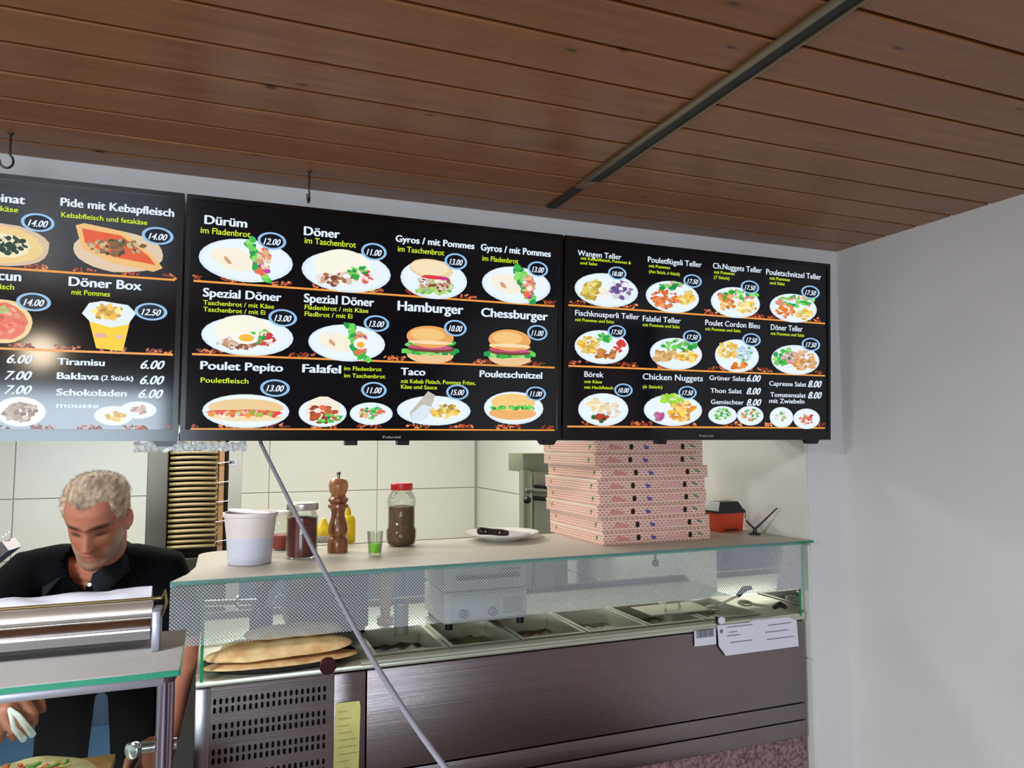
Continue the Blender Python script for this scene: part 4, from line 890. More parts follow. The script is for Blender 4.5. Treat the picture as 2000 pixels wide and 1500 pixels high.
# orange box with black lid
p = onZ(1432, 1040, Z); c = Vector((p.x, p.y+.05, Z+.0005))
ob = empty('orange_box', c, 'orange box with a black lid next to the pizza boxes', 'box')
fl_ = lambda w, d, z: [(c.x-w, c.y-d, z), (c.x+w, c.y-d, z), (c.x+w, c.y+d, z), (c.x-w, c.y+d, z)]
def frus(w0, d0, z0, w1, d1, z1): return MB().add(fl_(w0, d0, c.z+z0)+fl_(w1, d1, c.z+z1), [(3, 2, 1, 0), (4, 5, 6, 7), (0, 1, 5, 4), (1, 2, 6, 5), (2, 3, 7, 6), (3, 0, 4, 7)])
frus(.050, .038, 0, .056, .043, .068).build('tub', M('orange_plastic', (206, 66, 26), .4), ob)
mb = frus(.060, .047, .068, .060, .047, .076); q = frus(.057, .044, .076, .040, .03, .108); mb.add(q.v, q.f); mb.build('lid', BLACKP, ob)
MB().tube([(c.x+.056, c.y-.02, c.z+.075), (c.x+.074, c.y-.022, c.z+.08), (c.x+.082, c.y-.02, c.z+.06), (c.x+.078, c.y-.02, c.z+.045)], .0025, 6).build('latch', CHROME, ob, smooth=60)
box(c.x-.03, c.x+.03, c.y-.0405, c.y-.039, c.z+.004, c.z+.012).build('vent_strip', M('vent_brown', (90, 34, 22), .6), ob)
p = onX(1474, 1036, 1.765); st = empty('tablet_stand', (p.x, p.y, Z), 'thin dark stand with a slanted arm at the right end of the shelf', 'stand')
a = Vector((p.x, p.y, Z+.0005)); b = onX(1518, 992, 1.812)
MB().lathe([(.02, 0), (.02, .004), (.008, .009), (.006, .02)], a, 20).build('foot', BLACKP, st, smooth=40)
mb = MB(); mb.cyl(a+Vector((0, 0, .018)), b, .0045, .0028, 10); mb.build('arm', M('stand_grey', (72, 66, 70), .35, .6), st, smooth=60)
MB().tube([a+Vector((0, 0, .02)), a+Vector((-.02, 0, .035)), a+Vector((-.035, 0, .05))], .003, 6).build('short_arm', BLACKP, st, smooth=60)

# ------------------------------------------------------------------ front display case at the left
VZ = 1.29; vf = onZ(350, 1308, VZ); VY0 = vf.y; VX1 = vf.x; VX0 = -1.35; VYB = -.50
vc = empty('display_case', ((VX0+VX1)/2, (VY0+VYB)/2, 0), 'glass display case with a green-edged top shelf in front of the man', 'display case')
SH2 = glass_mat('shelf_dots', dots=(.006, .47, 0, 1), dotcol=(222, 212, 194), veil=.55)
mb = MB(); R = .03
mb.prism([(VX0, VY0, VZ-.008), (VX1, VY0, VZ-.008), (VX1, VYB, VZ-.008), (VX0, VYB, VZ-.008)], (0, 0, .008))
mb.f = mb.f; mb.m = [0]*len(mb.f); mb.build('top_shelf', SH2, vc)
mb = MB(); mb.box(VX0, VX1, VY0-.003, VY0-.0004, VZ-.008, VZ); mb.box(VX1+.0004, VX1+.002, VY0, VYB, VZ-.008, VZ); mb.build('shelf_edge', M('edge_green_bright', (24, 128, 96), .2), vc)
box(VX0, VX1-.02, VY0+.004, VY0+.016, VZ-.022, VZ-.009, bev=.002).build('shelf_rail', M('alu_light', (196, 196, 206), .3, .8), vc, smooth=40)
pp = onY(322, 1400, VY0+.03); PXc = pp.x
mb = MB(); mb.cyl((PXc, VY0+.032, .90), (PXc, VY0+.032, VZ-.0085), .0125, n=24); mb.lathe([(.0125, 0), (.019, .012), (.019, .014)], (PXc, VY0+.032, VZ-.0225), 24); mb.build('corner_post', M('post_chrome', (150, 140, 160), .14, 1.), vc, smooth=50)
mb = MB(); mb.add([(VX0, VY0+.012, .93), (PXc-.014, VY0+.012, .93), (PXc-.014, VY0+.012, VZ-.023), (VX0, VY0+.012, VZ-.023)], [(0, 1, 2, 3)]); mb.build('front_glass', glass_mat('case_glass', veil=.0, refl=.3), vc)
box(VX0, VX1, VY0, -.14, .05, .88, bev=.005).build('base_cabinet', STEELF, vc, smooth=40)
box(VX0, VX1, VY0-.005, -.13, .88, .905, bev=.003).build('worktop', STEELD, vc, smooth=40)
q = onY(266, 1462, VY0+.05)
mb = MB(); mb.lathe([(.011, 0), (.012, .002), (.012, .010), (.009, .012)], (q.x, q.y, q.z), 24, (-.8, -1, 0)); mb.cyl((q.x, q.y, q.z), (q.x+.055, q.y, q.z), .008, n=12); mb.build('glass_clamp', CHROME, vc, smooth=50)
# foil dispenser on the case
e0 = onZ(303, 1272, VZ); fx1 = e0.x; fy = e0.y
fd = empty('foil_dispenser', (fx1-.2, fy, VZ), 'chrome roll dispenser with a white sheet on the display case shelf', 'dispenser')
def plate_(x, y0, y1, z0, z1, nm='end_plate'): return box(x-.006, x+.006, y0, y1, z0, z1, bev=.002).build(nm, M('endplate_grey', (164, 166, 180), .35, .4), fd, smooth=40)
top = onY(303, 1196, fy).z
plate_(fx1, fy-.004, fy+.05, VZ+.0005, top+.002); plate_(fx1-.42, fy-.004, fy+.05, VZ+.0005, top+.002)
r1 = .0175
MB().cyl((fx1-.415, fy+.012, VZ+.034), (fx1-.008, fy+.012, VZ+.034), r1, n=32).build('lower_roller', CHROME, fd, smooth=60)
MB().cyl((fx1-.415, fy+.036, VZ+.058), (fx1-.008, fy+.036, VZ+.058), .0155, n=32).build('upper_roller', M('roller_warm', (220, 214, 204), .26, .8), fd, smooth=60)
MB().cyl((fx1-.43, fy+.052, VZ+.073), (fx1+.004, fy+.052, VZ+.073), .003, n=10).build('cutter_rod', M('rod_brass', (176, 160, 112), .3, .9), fd, smooth=60)
MB().tube([(fx1+.006, fy+.02, VZ+.05), (fx1+.012, fy+.048, VZ+.066), (fx1+.008, fy+.058, VZ+.085), (fx1+.004, fy+.05, VZ+.072)], .0025, 6).build('spring_clip', M('rod_brass', (176, 160, 112), .3, .9), fd, smooth=60)
mb = MB(); n = 30; vs = []
for i in range(n+1):
    for j in range(9):
        u = i/n; x = fx1-.012-.40*u; v = j/8
        hh = .012+.010*abs(mnoise.noise(Vector((u*5, 1.3, 0))))*(1 if u < .8 else .4)
        vs.append((x, fy+.050+.05*v, VZ+.072+hh*math.sin(PI*min(1, v*1.1))+.006*mnoise.noise(Vector((u*9, v*4, 2)))-(.05*(v-.6) if v > .6 else 0)))
mb.add(vs, [(i*9+j, (i+1)*9+j, (i+1)*9+j+1, i*9+j+1) for i in range(n) for j in range(8)])
mb.build('white_sheet', M('foil_white', (204, 204, 212), .5), fd, smooth=50)
MB().cyl((fx1-.41, fy+.09, VZ+.030), (fx1-.012, fy+.09, VZ+.030), .028, n=28).build('paper_roll', M('foil_white', (236, 236, 240), .5), fd, smooth=60)

# bread with salad inside the case, on a board
bp = onZ(95, 1472, .945); bp.y -= .14
tag(box(bp.x-.20, bp.x+.13, bp.y-.10, bp.y+.15, .9055, .923, bev=.003).build('cutting_board', M('board_wood', (206, 160, 84), .5, noise=.2, scale=10, stretch=(1, 8, 1)), smooth=40), 'wooden board inside the display case under the open flatbread', 'board')
mb = MB(); mb.lathe([(0, 0), (.115, 0), (.135, .008), (.13, .016), (.08, .018), (0, .019)], (bp.x-.02, bp.y, .9235), 40, caps=False)
mb.v = [(v[0], v[1], v[2]+.006*mnoise.noise(Vector(v)*14)+.003) for v in mb.v]
tag(mb.build('open_flatbread', M('flat_pale', (228, 212, 150), .75, 0, noise=.2, scale=25), smooth=60), 'open pale flatbread on the board inside the display case', 'bread')
sal = MB(); rs = random.Random(11)
for i in range(60):
    sal.col = rs.choice([C(236, 120, 50), C(150, 200, 70), C(220, 90, 50), C(235, 205, 110), C(110, 170, 60)])
    sal.ell((bp.x-.02+rs.uniform(-.07, .07), bp.y+rs.uniform(-.05, .06), .947+rs.uniform(0, .014)), rs.uniform(.008, .02), rs.uniform(.004, .01), .003, 8, 5, Matrix.Rotation(rs.uniform(0, 6), 3, 'Z') @ Matrix.Rotation(rs.uniform(-.5, .5), 3, 'X'))
tag(sal.build('chopped_salad', vcol_mat('salad_col', .5)), 'chopped orange and green salad on the open flatbread', 'salad', kind='stuff')

# ------------------------------------------------------------------ hanging cable
cp = [onY(508, 858, -.07), onD(514, 876, 1.78), onD(560, 968, 1.62), onD(618, 1085, 1.46), onD(700, 1240, 1.28), onD(782, 1375, 1.12), onD(872, 1503, 1.0), onD(985, 1650, .92)]
cp += [Vector((.40, -1.25, .78)), Vector((.47, -1.22, .40)), Vector((.52, -1.20, .12)), Vector((.60, -1.16, .006)), Vector((.9, -1.1, .005))]
def cr(P, n=6):
    out = []
    for i in range(len(P)-1):
        a, b, c, d = P[max(i-1, 0)], P[i], P[i+1], P[min(i+2, len(P)-1)]
        for k in range(n): t = k/n; out.append(.5*((2*b)+(c-a)*t+(2*a-5*b+4*c-d)*t*t+(3*b-a-3*c+d)*t**3))
    return out+[P[-1]]
tag(MB().tube(cr(cp), .0045, 10).build('power_cable', M('cable_grey', (128, 126, 136), .4), smooth=60), 'thin grey cable running down diagonally from under the middle screen', 'cable')

# crumpled foil strip hanging below the gap of the two left screens
f0, f1 = onY(262, 872, -.03), onY(482, 872, -.03)
mb = MB(); n = 44; vs = []; rs = random.Random(4)
for i in range(n+1):
    x = f0.x+(f1.x-f0.x)*i/n
    for j in range(5):
        v = j/4; vs.append((x+rs.uniform(-.002, .002), -.035+.012*v+rs.uniform(-.005, .005), f0.z+.010-.022*v+rs.uniform(-.003, .003)))
mb.add(vs, [(i*5+j, (i+1)*5+j, (i+1)*5+j+1, i*5+j+1) for i in range(n) for j in range(4)])
g0 = onY(352, 845, -.095); vs = []
for i in range(12):
    for j in range(4): vs.append((-.0895+.0035*j/3*1.2+rs.uniform(-.0006, .0006), -.10+rs.uniform(-.004, .001), g0.z+.015-i*.0042+rs.uniform(-.001, .001)))
mb.add(vs, [(i*4+j, (i+1)*4+j, (i+1)*4+j+1, i*4+j+1) for i in range(11) for j in range(3)])
tag(mb.build('crumpled_foil', M('foil_silver', (238, 238, 236), .4, .15)), 'crumpled silvery foil strip hanging under the two left screens', 'foil')

# ------------------------------------------------------------------ kitchen rack with trays
RY = 1.55
def X(px, Y=RY): return onY(px, 960, Y).x
rk = empty('tray_rack', ((X(285)+X(470))/2, RY+.2, .05), 'tall steel tray rack with a white upright behind the man', 'rack')
zt, zb = 1.665, .05
box(X(286), X(327), RY, RY+.45, zb, zt, bev=.003).build('side_panel', M('panel_olive', (112, 108, 98), .35, .7), rk)
box(X(446), X(472), RY, RY+.03, zb, zt, bev=.003).build('white_upright', M('upright_white', (208, 206, 200), .5), rk)
box(X(434), X(446), RY+.05, RY+.06, zb, zt).build('dark_gap', M('rack_dark', (40, 36, 34), .7), rk)
box(X(427), X(437), RY+.012, RY+.03, 1.127, zt-.02).build('side_strip', M('strip_tan', (190, 150, 104), .7), rk)
box(X(286), X(472), RY, RY+.45, zt, zt+.02).build('top_plate', STEELD, rk)
box(X(327)+.002, X(446)-.002, RY+.012, RY+.03, .06, 1.125, bev=.003).build('lower_door', M('panel_olive', (112, 108, 98), .35, .7), rk)
box(X(326), X(436), RY+.44, RY+.45, zb, zt).build('back', M('rack_dark', (40, 36, 34), .7), rk)
for k in range(12):
    z = 1.62-k*.085
    MB().tube([(X(424), RY+.006, z-.004), (X(440), RY+.004, z), (X(447), RY+.002, z+.002)], .0022, 6).build('rung', CHROME, rk, smooth=60)
sg_ = onY(452, 904, RY-.0015); mb = MB(); mb.box(sg_.x-.011, sg_.x+.022, RY-.001, RY, sg_.z-.012, sg_.z+.010); mb.build('sign', PAPER, rk)
s2 = rk.children[-1]
mb = MB(); mb.box(sg_.x-.008, sg_.x-.001, RY-.0018, RY-.001, sg_.z-.004, sg_.z+.008); mb.tube([(sg_.x+.006+.006*math.cos(a), RY-.0015, sg_.z+.003+.005*math.sin(a)) for a in [k*PI/5 for k in range(10)]], .0014, 5, True); mb.build('sign_mark', INKD, s2)
tx0, tx1 = X(328), X(426); tp_ = None
ORD = 'first second third fourth fifth sixth seventh eighth ninth tenth eleventh twelfth thirteenth fourteenth fifteenth sixteenth seventeenth eighteenth nineteenth twentieth twenty-first twenty-second'.split()
TM = M('tray_gold', (190, 172, 120), .5, 0, noise=.3, scale=14); TM2 = M('tray_shadow', (92, 76, 52), .7)
for k in range(22):
    z = 1.615-k*.0225
    if z < 1.15: break
    lab = 'golden-edged shallow tray in the rack, number of similar ones stacked'
    if tp_ is None:
        o = empty('baking_tray', ((tx0+tx1)/2, RY+.2, z), 'golden-rimmed shallow tray, topmost in the tall rack', 'tray', 'trays in the rack')
        mb = MB(); n = 14; rim = []
        for i in range(n+1):
            u = i/n; x = tx0+.002+(tx1-tx0-.004)*u; rim.append((x, RY+.012+.022*(2*u-1)**2, .0035*math.sin(PI*u)))
        vs = []
        for x, y, dz in rim: vs += [(x, y, z+dz), (x, y-.005, z+.006+dz), (x, y, z+.0135+dz), (x, RY+.40, z+.0135+dz), (x, RY+.40, z+dz)]
        mb.add(vs, [(i*5+j, (i+1)*5+j, (i+1)*5+(j+1) % 5, i*5+(j+1) % 5) for i in range(n) for j in range(5)])
        mb.build('tray_body', TM, o, smooth=50); tp_ = o; zz0 = z
        MB().tube([(tx1-.012, RY+.025, z+.002), (tx1+.004, RY+.02, z+.006), (tx1-.004, RY+.03, z+.011)], .003, 6).build('curled_lip', M('lip_brown', (120, 84, 48), .6), o, smooth=60)
    else:
        c = copy_tree(tp_, (random.uniform(-.002, .002), random.uniform(-.004, .004), z-zz0)); c['label'] = 'golden-rimmed shallow tray in the tall rack, %s from the top' % ORD[k]
# ------------------------------------------------------------------ steel dough press by the side wall
EY = 1.5
def Q(px, py): return onY(px, py, EY)
dp = empty('dough_press', (Q(1050, 960).x, EY+.1, .05), 'stainless kitchen machine with black knobs half hidden behind the pizza boxes', 'machine')
S2 = M('machine_steel', (150, 152, 138), .35, .8); 
a, b = Q(1022, 1030), Q(1090, 918)
mb = MB(); mb.box(Q(1022, 900).x, Q(1036, 900).x, EY, EY+.05, .05, Q(1030, 919).z, bev=.004); mb.box(Q(1042, 900).x, Q(1048, 900).x, EY, EY+.04, .05, Q(1040, 925).z, bev=.003); mb.build('uprights', S2, dp, smooth=40)
box(Q(1028, 900).x, Q(1110, 900).x, EY+.05, EY+.25, Q(1040, 922).z, Q(1040, 886).z, bev=.004).build('top_housing', M('housing_olive', (128, 132, 112), .4, .5), dp, smooth=40)
box(Q(1050, 900).x, Q(1120, 900).x, EY+.08, EY+.25, .05, Q(1040, 922).z).build('body', S2, dp)
MB().cyl(Q(1024, 956)+Vector((0, -.02, 0)), Q(1100, 962)+Vector((0, -.02, 0)), .011, n=14).build('roller_bar', S2, dp, smooth=60)
MB().cyl(Q(1042, 949)+Vector((0, -.01, 0)), Q(1100, 955)+Vector((0, -.01, 0)), .008, n=12).build('roller_gap', BLACKP, dp, smooth=60)
MB().ell(Q(1027, 976)+Vector((0, -.02, 0)), .020, .02, .018).build('knob', BLACKP, dp, smooth=60)
MB().cyl(Q(1040, 972)+Vector((0, -.01, 0)), Q(1100, 978)+Vector((0, -.01, 0)), .011, n=12).build('lower_bar', BLACKP, dp, smooth=60)
# ------------------------------------------------------------------ worktop along the back wall and steel bracket at far left
wk = empty('back_worktop', (-.2, KY-.3, .05), 'white kitchen worktop with steel fronts along the tiled back wall', 'worktop')
box(KX0+.02, KX1-.04, KY-.6, KY-.012, .86, .90, bev=.004).build('top', M('work_white', (214, 212, 200), .4), wk, smooth=40)
for k in range(7):
    xa = KX0+.03+k*.62; box(xa, xa+.61, KY-.57, KY-.02, .0505, .859, bev=.004).build('cabinet_front', M('cab_blue', (84, 100, 122), .45, .3), wk, smooth=40)
q0 = onD(-25, 1100, 2.3); q1 = onD(18, 1066, 2.3)
br_ = empty('gyro_grill_arm', q0, 'slanted grey metal arm with prongs at the far left edge', 'grill arm')
dd = (q1-q0).normalized(); nn = UPV
MB().obox((q0+q1)/2, dd*((q1-q0).length/2+.01), FWD.cross(dd).normalized()*.018, FWD*.03).build('arm', M('arm_grey', (110, 104, 108), .4, .6), br_)
mb = MB(); 
for k in range(3): s_ = q1+dd*(-.012*k)+UPV*.016; mb.tube([s_, s_+UPV*.02+RGT*.004, s_+UPV*.028-RGT*.004], .002, 6)
mb.build('prongs', CHROME, br_, smooth=60)['kind'] = 'stuff'
MB().box(q0.x-.06, q0.x-.02, q0.y-.02, q0.y+.02, .05, q0.z+.06, bev=.004).build('post', M('arm_grey', (110, 104, 108), .4, .6), br_)
# ------------------------------------------------------------------ the man
def interp(tab, z):
    if z <= tab[0][0]: return tab[0][1]
    for (a, b), (c, d) in zip(tab, tab[1:]):
        if z <= c:
            t = (z-a)/(c-a); t = t*t*(3-2*t)*.4+t*.6; return b+(d-b)*t
    return tab[-1][1]
TWd = [(-.120, .010), (-.114, .026), (-.104, .040), (-.085, .052), (-.055, .062), (-.02, .069), (.02, .074), (.06, .0755), (.085, .069), (.105, .053), (.117, .032), (.1225, .004)]
TFr = [(-.120, .080), (-.112, .087), (-.100, .089), (-.085, .084), (-.070, .087), (-.055, .085), (-.03, .084), (0, .083), (.02, .092), (.05, .091), (.075, .083), (.095, .066), (.11, .042), (.1225, .004)]
TBk = [(-.120, .045), (-.112, .025), (-.100, .0), (-.08, -.035), (-.05, -.065), (-.02, -.088), (.02, -.102), (.06, -.103), (.085, -.092), (.105, -.066), (.117, -.036), (.1225, -.004)]
def gs(x, s): return math.exp(-(x*x)/(2*s*s))
def head_point(z, a):
    w, f, b = interp(TWd, z), interp(TFr, z), interp(TBk, z)
    yc, hd = (f+b)/2, (f-b)/2
    ca, sa = math.cos(a), math.sin(a); ex = 2/2.15
    x = w*math.copysign(abs(ca)**ex, ca); y = yc+hd*math.copysign(abs(sa)**ex, sa)
    d = 0.
    if sa > 0:
        ax = abs(x); k = sa**.5
        if z < .02:
            t = min(1, max(0, (.02-z)/.062)); hgt = .004+.024*t**1.3
            if z < -.042: hgt *= gs(z+.042, .0065)
            d += hgt*gs(x, .0075+.0045*t)
        d += .008*gs(ax-.012, .006)*gs(z+.045, .006)
        d -= .013*gs(ax-.031, .014)*gs(z+.001, .0095)
        d += .0065*gs(ax-.031, .0105)*gs(z+.003, .0065)
        d += .005*gs(ax-.03, .017)*gs(z-.019, .0065)
        d += .0045*gs(ax-.047, .014)*gs(z+.025, .014)
        d -= .004*gs(ax-.036, .008)*gs(z+.058, .018)
        d += .0045*gs(x, .017)*gs(z+.0675, .0042)+.005*gs(x, .014)*gs(z+.080, .0045)
        d -= .004*gs(x, .020)*gs(z+.0735, .0022)
        d += .005*gs(x, .014)*gs(z+.101, .010)
        d *= k
    return Vector((x, y+d, z))
def head_grid(nz=120, na=128):
    vs = []; fs = []
    for i in range(nz+1):
        t = i/nz; z = -.120+(.2425)*(.5-.5*math.cos(PI*t))*.35+(.2425*t)*.65
        for j in range(na): vs.append(head_point(z, 2*PI*j/na))
    for i in range(nz):
        for j in range(na): k = (j+1) % na; fs.append((i*na+j, i*na+k, (i+1)*na+k, (i+1)*na+j))
    fs.append(tuple(reversed(range(na)))); fs.append(tuple(nz*na+j for j in range(na)))
    return vs, fs

HC = onD(190, 1012, 1.84)                                  # head centre
toC = (EYE-HC); toC.z = 0; toC.normalize()
side = Vector((0, 0, 1)).cross(toC).normalized()           # image right
ya_, pi_ = math.radians(18), math.radians(24)
F0 = (toC*math.cos(ya_)-side*math.sin(ya_)).normalized()
HF = (F0*math.cos(pi_)-Vector((0, 0, 1))*math.sin(pi_)).normalized()
HX = Vector((0, 0, 1)).cross(F0).normalized()              # wearer's left = image right
HU = HF.cross(HX)*-1
if HU.z < 0: HU = -HU
HS = .89
HM = Matrix(((HX.x*HS, HF.x*HS, HU.x*HS, HC.x), (HX.y*HS, HF.y*HS, HU.y*HS, HC.y), (HX.z*HS, HF.z*HS, HU.z*HS, HC.z), (0, 0, 0, 1)))
HI = HM.inverted()

def limb(mb, pts, rad, n=20, side_v=None):
    """elliptic tube: rad = list of (rx, ry) with rx along side_v"""
    pts = [Vector(p) for p in pts]; vs = []; fs = []; prev = None
    sv = Vector(side_v) if side_v is not None else None
    for i, p in enumerate(pts):
        t = (pts[min(i+1, len(pts)-1)]-pts[max(i-1, 0)]).normalized()
        if sv is not None: u = (sv-t*sv.dot(t)).normalized()
        else:
            u = prev if prev is not None else t.orthogonal().normalized(); u = (u-t*u.dot(t)).normalized()
        prev = u; w = t.cross(u); r = rad[i]; rx, ry = r if isinstance(r, tuple) else (r, r)
        for k in range(n): a = 2*PI*k/n; vs.append(p+u*math.cos(a)*rx+w*math.sin(a)*ry)
    N = len(pts)
    for i in range(N-1):
        for k in range(n): l = (k+1) % n; fs.append((i*n+k, i*n+l, (i+1)*n+l, (i+1)*n+k))
    fs.append(tuple(reversed(range(n)))); fs.append(tuple((N-1)*n+k for k in range(n)))
    mb.add(vs, fs)
    for e, r in ((pts[0], rad[0]), (pts[-1], rad[-1])):
        q = min(r) if isinstance(r, tuple) else r; mb.ell(e, q, q, q, 14, 8)
def remesh(mb, vox, smooth_it=2, fac=.5):
    me = bpy.data.meshes.new('tmp'); me.from_pydata(mb.v, [], mb.f)
    bm = bmesh.new(); bm.from_mesh(me); bmesh.ops.recalc_face_normals(bm, faces=bm.faces); bm.to_mesh(me); bm.free()
    o = bpy.data.objects.new('tmp', me); COL.objects.link(o)
    r = o.modifiers.new('r', 'REMESH'); r.mode = 'VOXEL'; r.voxel_size = vox
    if smooth_it: sm = o.modifiers.new('s', 'SMOOTH'); sm.iterations = smooth_it; sm.factor = fac
    dg = bpy.context.evaluated_depsgraph_get(); out = bpy.data.meshes.new_from_object(o.evaluated_get(dg))
    bpy.data.objects.remove(o); bpy.data.meshes.remove(me); return out
def finish(me, name, mats, parent=None, loc=None):
    me.name = name; me.materials.clear(); me.materials.append(mats); me.shade_smooth()
    o = bpy.data.objects.new(name, me); COL.objects.link(o)
    if parent: o.parent = parent
    return o

UPZ = Vector((0, 0, 1))
ShL = onD(318, 1124, 2.01); ShR = onD(58, 1126, 1.90)      # image right / left shoulder joints
neckB = (ShL+ShR)/2+UPZ*.045+FWD*.01
HipC = onD(200, 1318, 2.27)
ax_sh = (ShL-ShR).normalized()
El = onD(358, 1240, 2.0); Wl = onD(328, 1436, 1.86); Hl = onD(302, 1490, 1.85)
Er = onD(-75, 1262, 1.72); Wr = onD(-22, 1362, 1.50); Hr = onD(24, 1392, 1.44)
ch1 = (ShL+ShR)/2; sp = [HipC, HipC.lerp(ch1, .3)+UPZ*.02, HipC.lerp(ch1, .62)+UPZ*.035, HipC.lerp(ch1, .88)+UPZ*.02, ch1+UPZ*.025]
def hand(mb, W, H, palm_n, curl, thumb_dir, fist):
    """W wrist, H palm end (knuckles); palm_n: direction the palm faces"""
    d = (H-W).normalized(); n = (Vector(palm_n)-d*Vector(palm_n).dot(d)).normalized(); s = d.cross(n).normalized()*thumb_dir
    K = W+d*.085
    limb(mb, [W, W+d*.03, W+d*.065, K], [(.026, .020), (.034, .019), (.041, .017), (.040, .014)], 16, s)
    L = [(.042, .026, .020), (.046, .030, .022), (.043, .027, .021), (.034, .020, .018)]
    for i in range(4):
        b = K+s*(.030-.020*i)+d*(-.004 if i in (0, 3) else 0); dirv = d.copy(); p = [b-d*.01, b]; r = [.0095, .0095]
        for j, l in enumerate(L[i]):
            an = curl[j]; dirv = (dirv*math.cos(an)+n*math.sin(an)).normalized(); n2 = n
            b = b+dirv*l; p.append(b); r.append(.0088-.001*j)
            nn_ = (n - dirv*n.dot(dirv));  n = nn_.normalized() if nn_.length > .1 else n
            n = (n).normalized()
        n = (Vector(palm_n)-d*Vector(palm_n).dot(d)).normalized()
        limb(mb, p, r, 10)
    b = W+d*.03+s*.030; td = (s*.75+d*.65+n*.35).normalized(); p = [b, b+td*.035, b+td*.035+(d*.7+n*.7).normalized()*.03, b+td*.03+(d*.7+n*.7).normalized()*.048]
    limb(mb, p, [.014, .0115, .0105, .009], 10)

body = MB()
hv, hf = head_grid(); body.add([HM @ v for v in hv], hf)
for sgn in (-1, 1):
    e = MB(); Rm = Matrix.Rotation(sgn*.35, 3, 'Z')
    e.ell((sgn*.0775, -.012, -.006), .0075, .019, .031, 16, 12, Rm); e.ell((sgn*.0745, -.006, -.030), .006, .010, .012, 12, 8)
    body.add([HM @ Vector(v) for v in e.v], e.f)
# neck
nk = HM @ Vector((0, -.03, -.055)); nk2 = HM @ Vector((0, -.022, -.10))
limb(body, [neckB-UPZ*.03, neckB+UPZ*.02, nk2, nk], [(.052, .050), (.052, .054), (.052, .055), (.055, .057)], 24, ax_sh)
limb(body, [HipC+UPZ*.06]+sp[1:], [(.145, .095), (.145, .10), (.160, .106), (.172, .095), (.112, .058)], 28, ax_sh)
for S, E_, W_, sg in ((ShL, El, Wl, 1), (ShR, Er, Wr, -1)):
    limb(body, [ch1.lerp(S, .55), S, S.lerp(E_, .35), S.lerp(E_, .75), E_, E_.lerp(W_, .22), E_.lerp(W_, .6), W_], [.054, .056, .052, .045, .042, .045, .036, .027])
hand(body, Wl, Hl, (-.3, -.9, -.2), (.35, .5, .4), 1, False)
hand(body, Wr, Hr, (.25, .35, -.9), (1.0, 1.2, .9), 1, True)
# legs under the trousers
hipL, hipR = HipC+ax_sh*.088, HipC-ax_sh*.088
footZ = .05
kL, kR = Vector((hipL.x+.03, hipL.y-.05, .50)), Vector((hipR.x-.02, hipR.y-.04, .50))
aL, aR = Vector((hipL.x+.04, hipL.y+.02, .12)), Vector((hipR.x-.03, hipR.y+.03, .12))
for h_, k_, a_ in ((hipL, kL, aL), (hipR, kR, aR)):
    limb(body, [h_, h_.lerp(k_, .5), k_, k_.lerp(a_, .35), a_], [.066, .062, .052, .05, .036])
bme = remesh(body, .0034, 1, .35)
# colour by anatomy
SK = Vector(lin((176, 112, 86))); SKD = Vector(lin((158, 92, 70))); BEARD = Vector(lin((122, 98, 84))); LIP = Vector(lin((150, 84, 74))); BROW = Vector(lin((66, 48, 40))); LID_SHADE = Vector(lin((150, 92, 74))); GREYB = Vector(lin((172, 158, 146)))
cols = []
for v in bme.vertices:
    vc_ = v.co; p = HI @ vc_; c = SK.copy()
    c = c.lerp(SKD, .5*max(0, min(1, .5+.9*mnoise.noise(vc_*25))))
    if p.length < .2:
        ax_, nz_ = abs(p.x), mnoise.noise(p*240)
        fr = 1 if p.y > .0 else 0
        # beard: cheeks lower face, moustache, chin
        bz = -.048-.012*gs(ax_-.0, .02)+max(0, (ax_-.035))*1.3
        bw = max(0, min(1, (bz-p.z)/.022))*max(0, min(1, (p.y+.03)/.02))*max(0, min(1, (p.z+.128)/.01))
        bw *= 1-.85*gs(p.x, .015)*gs(p.z+.0745, .006)
        c = c.lerp(BEARD.lerp(GREYB, max(0, min(1, (ax_-.02)/.045))), bw*(.72+.28*nz_))
        if p.y > .05:
            c = c.lerp(LIP, .8*gs(p.x, .016)*gs(p.z+.0745, .0055))
            c = c.lerp(BROW, min(1, 1.8*gs(p.z-.0185, .0046)*gs(ax_-.033, .013)))
            c = c.lerp(LID_SHADE*.7, .85*gs(p.z+.002, .010)*gs(ax_-.031, .013))  # lid tone darkened: eye socket shade painted into the skin
            c = c.lerp(BROW*.4, min(1, 1.5*gs(p.z+.0085, .0026)*gs(ax_-.031, .010)))
            c = c.lerp(SKD, .6*gs(p.x, .014)*gs(p.z+.042, .010))
        if ax_ > .071 and p.z > -.05: c = c.lerp(Vector(lin((196, 104, 84))), .5)
    cols += [c.x, c.y, c.z, 1.]
bme.color_attributes.new('Col', 'FLOAT_COLOR', 'POINT').data.foreach_set('color', cols)
man = finish(bme, 'person', vcol_mat('skin', .5, False, .35, .12, .25, 420))
tag(man, 'grey-haired man in a black polo shirt bending over the display case', 'person')

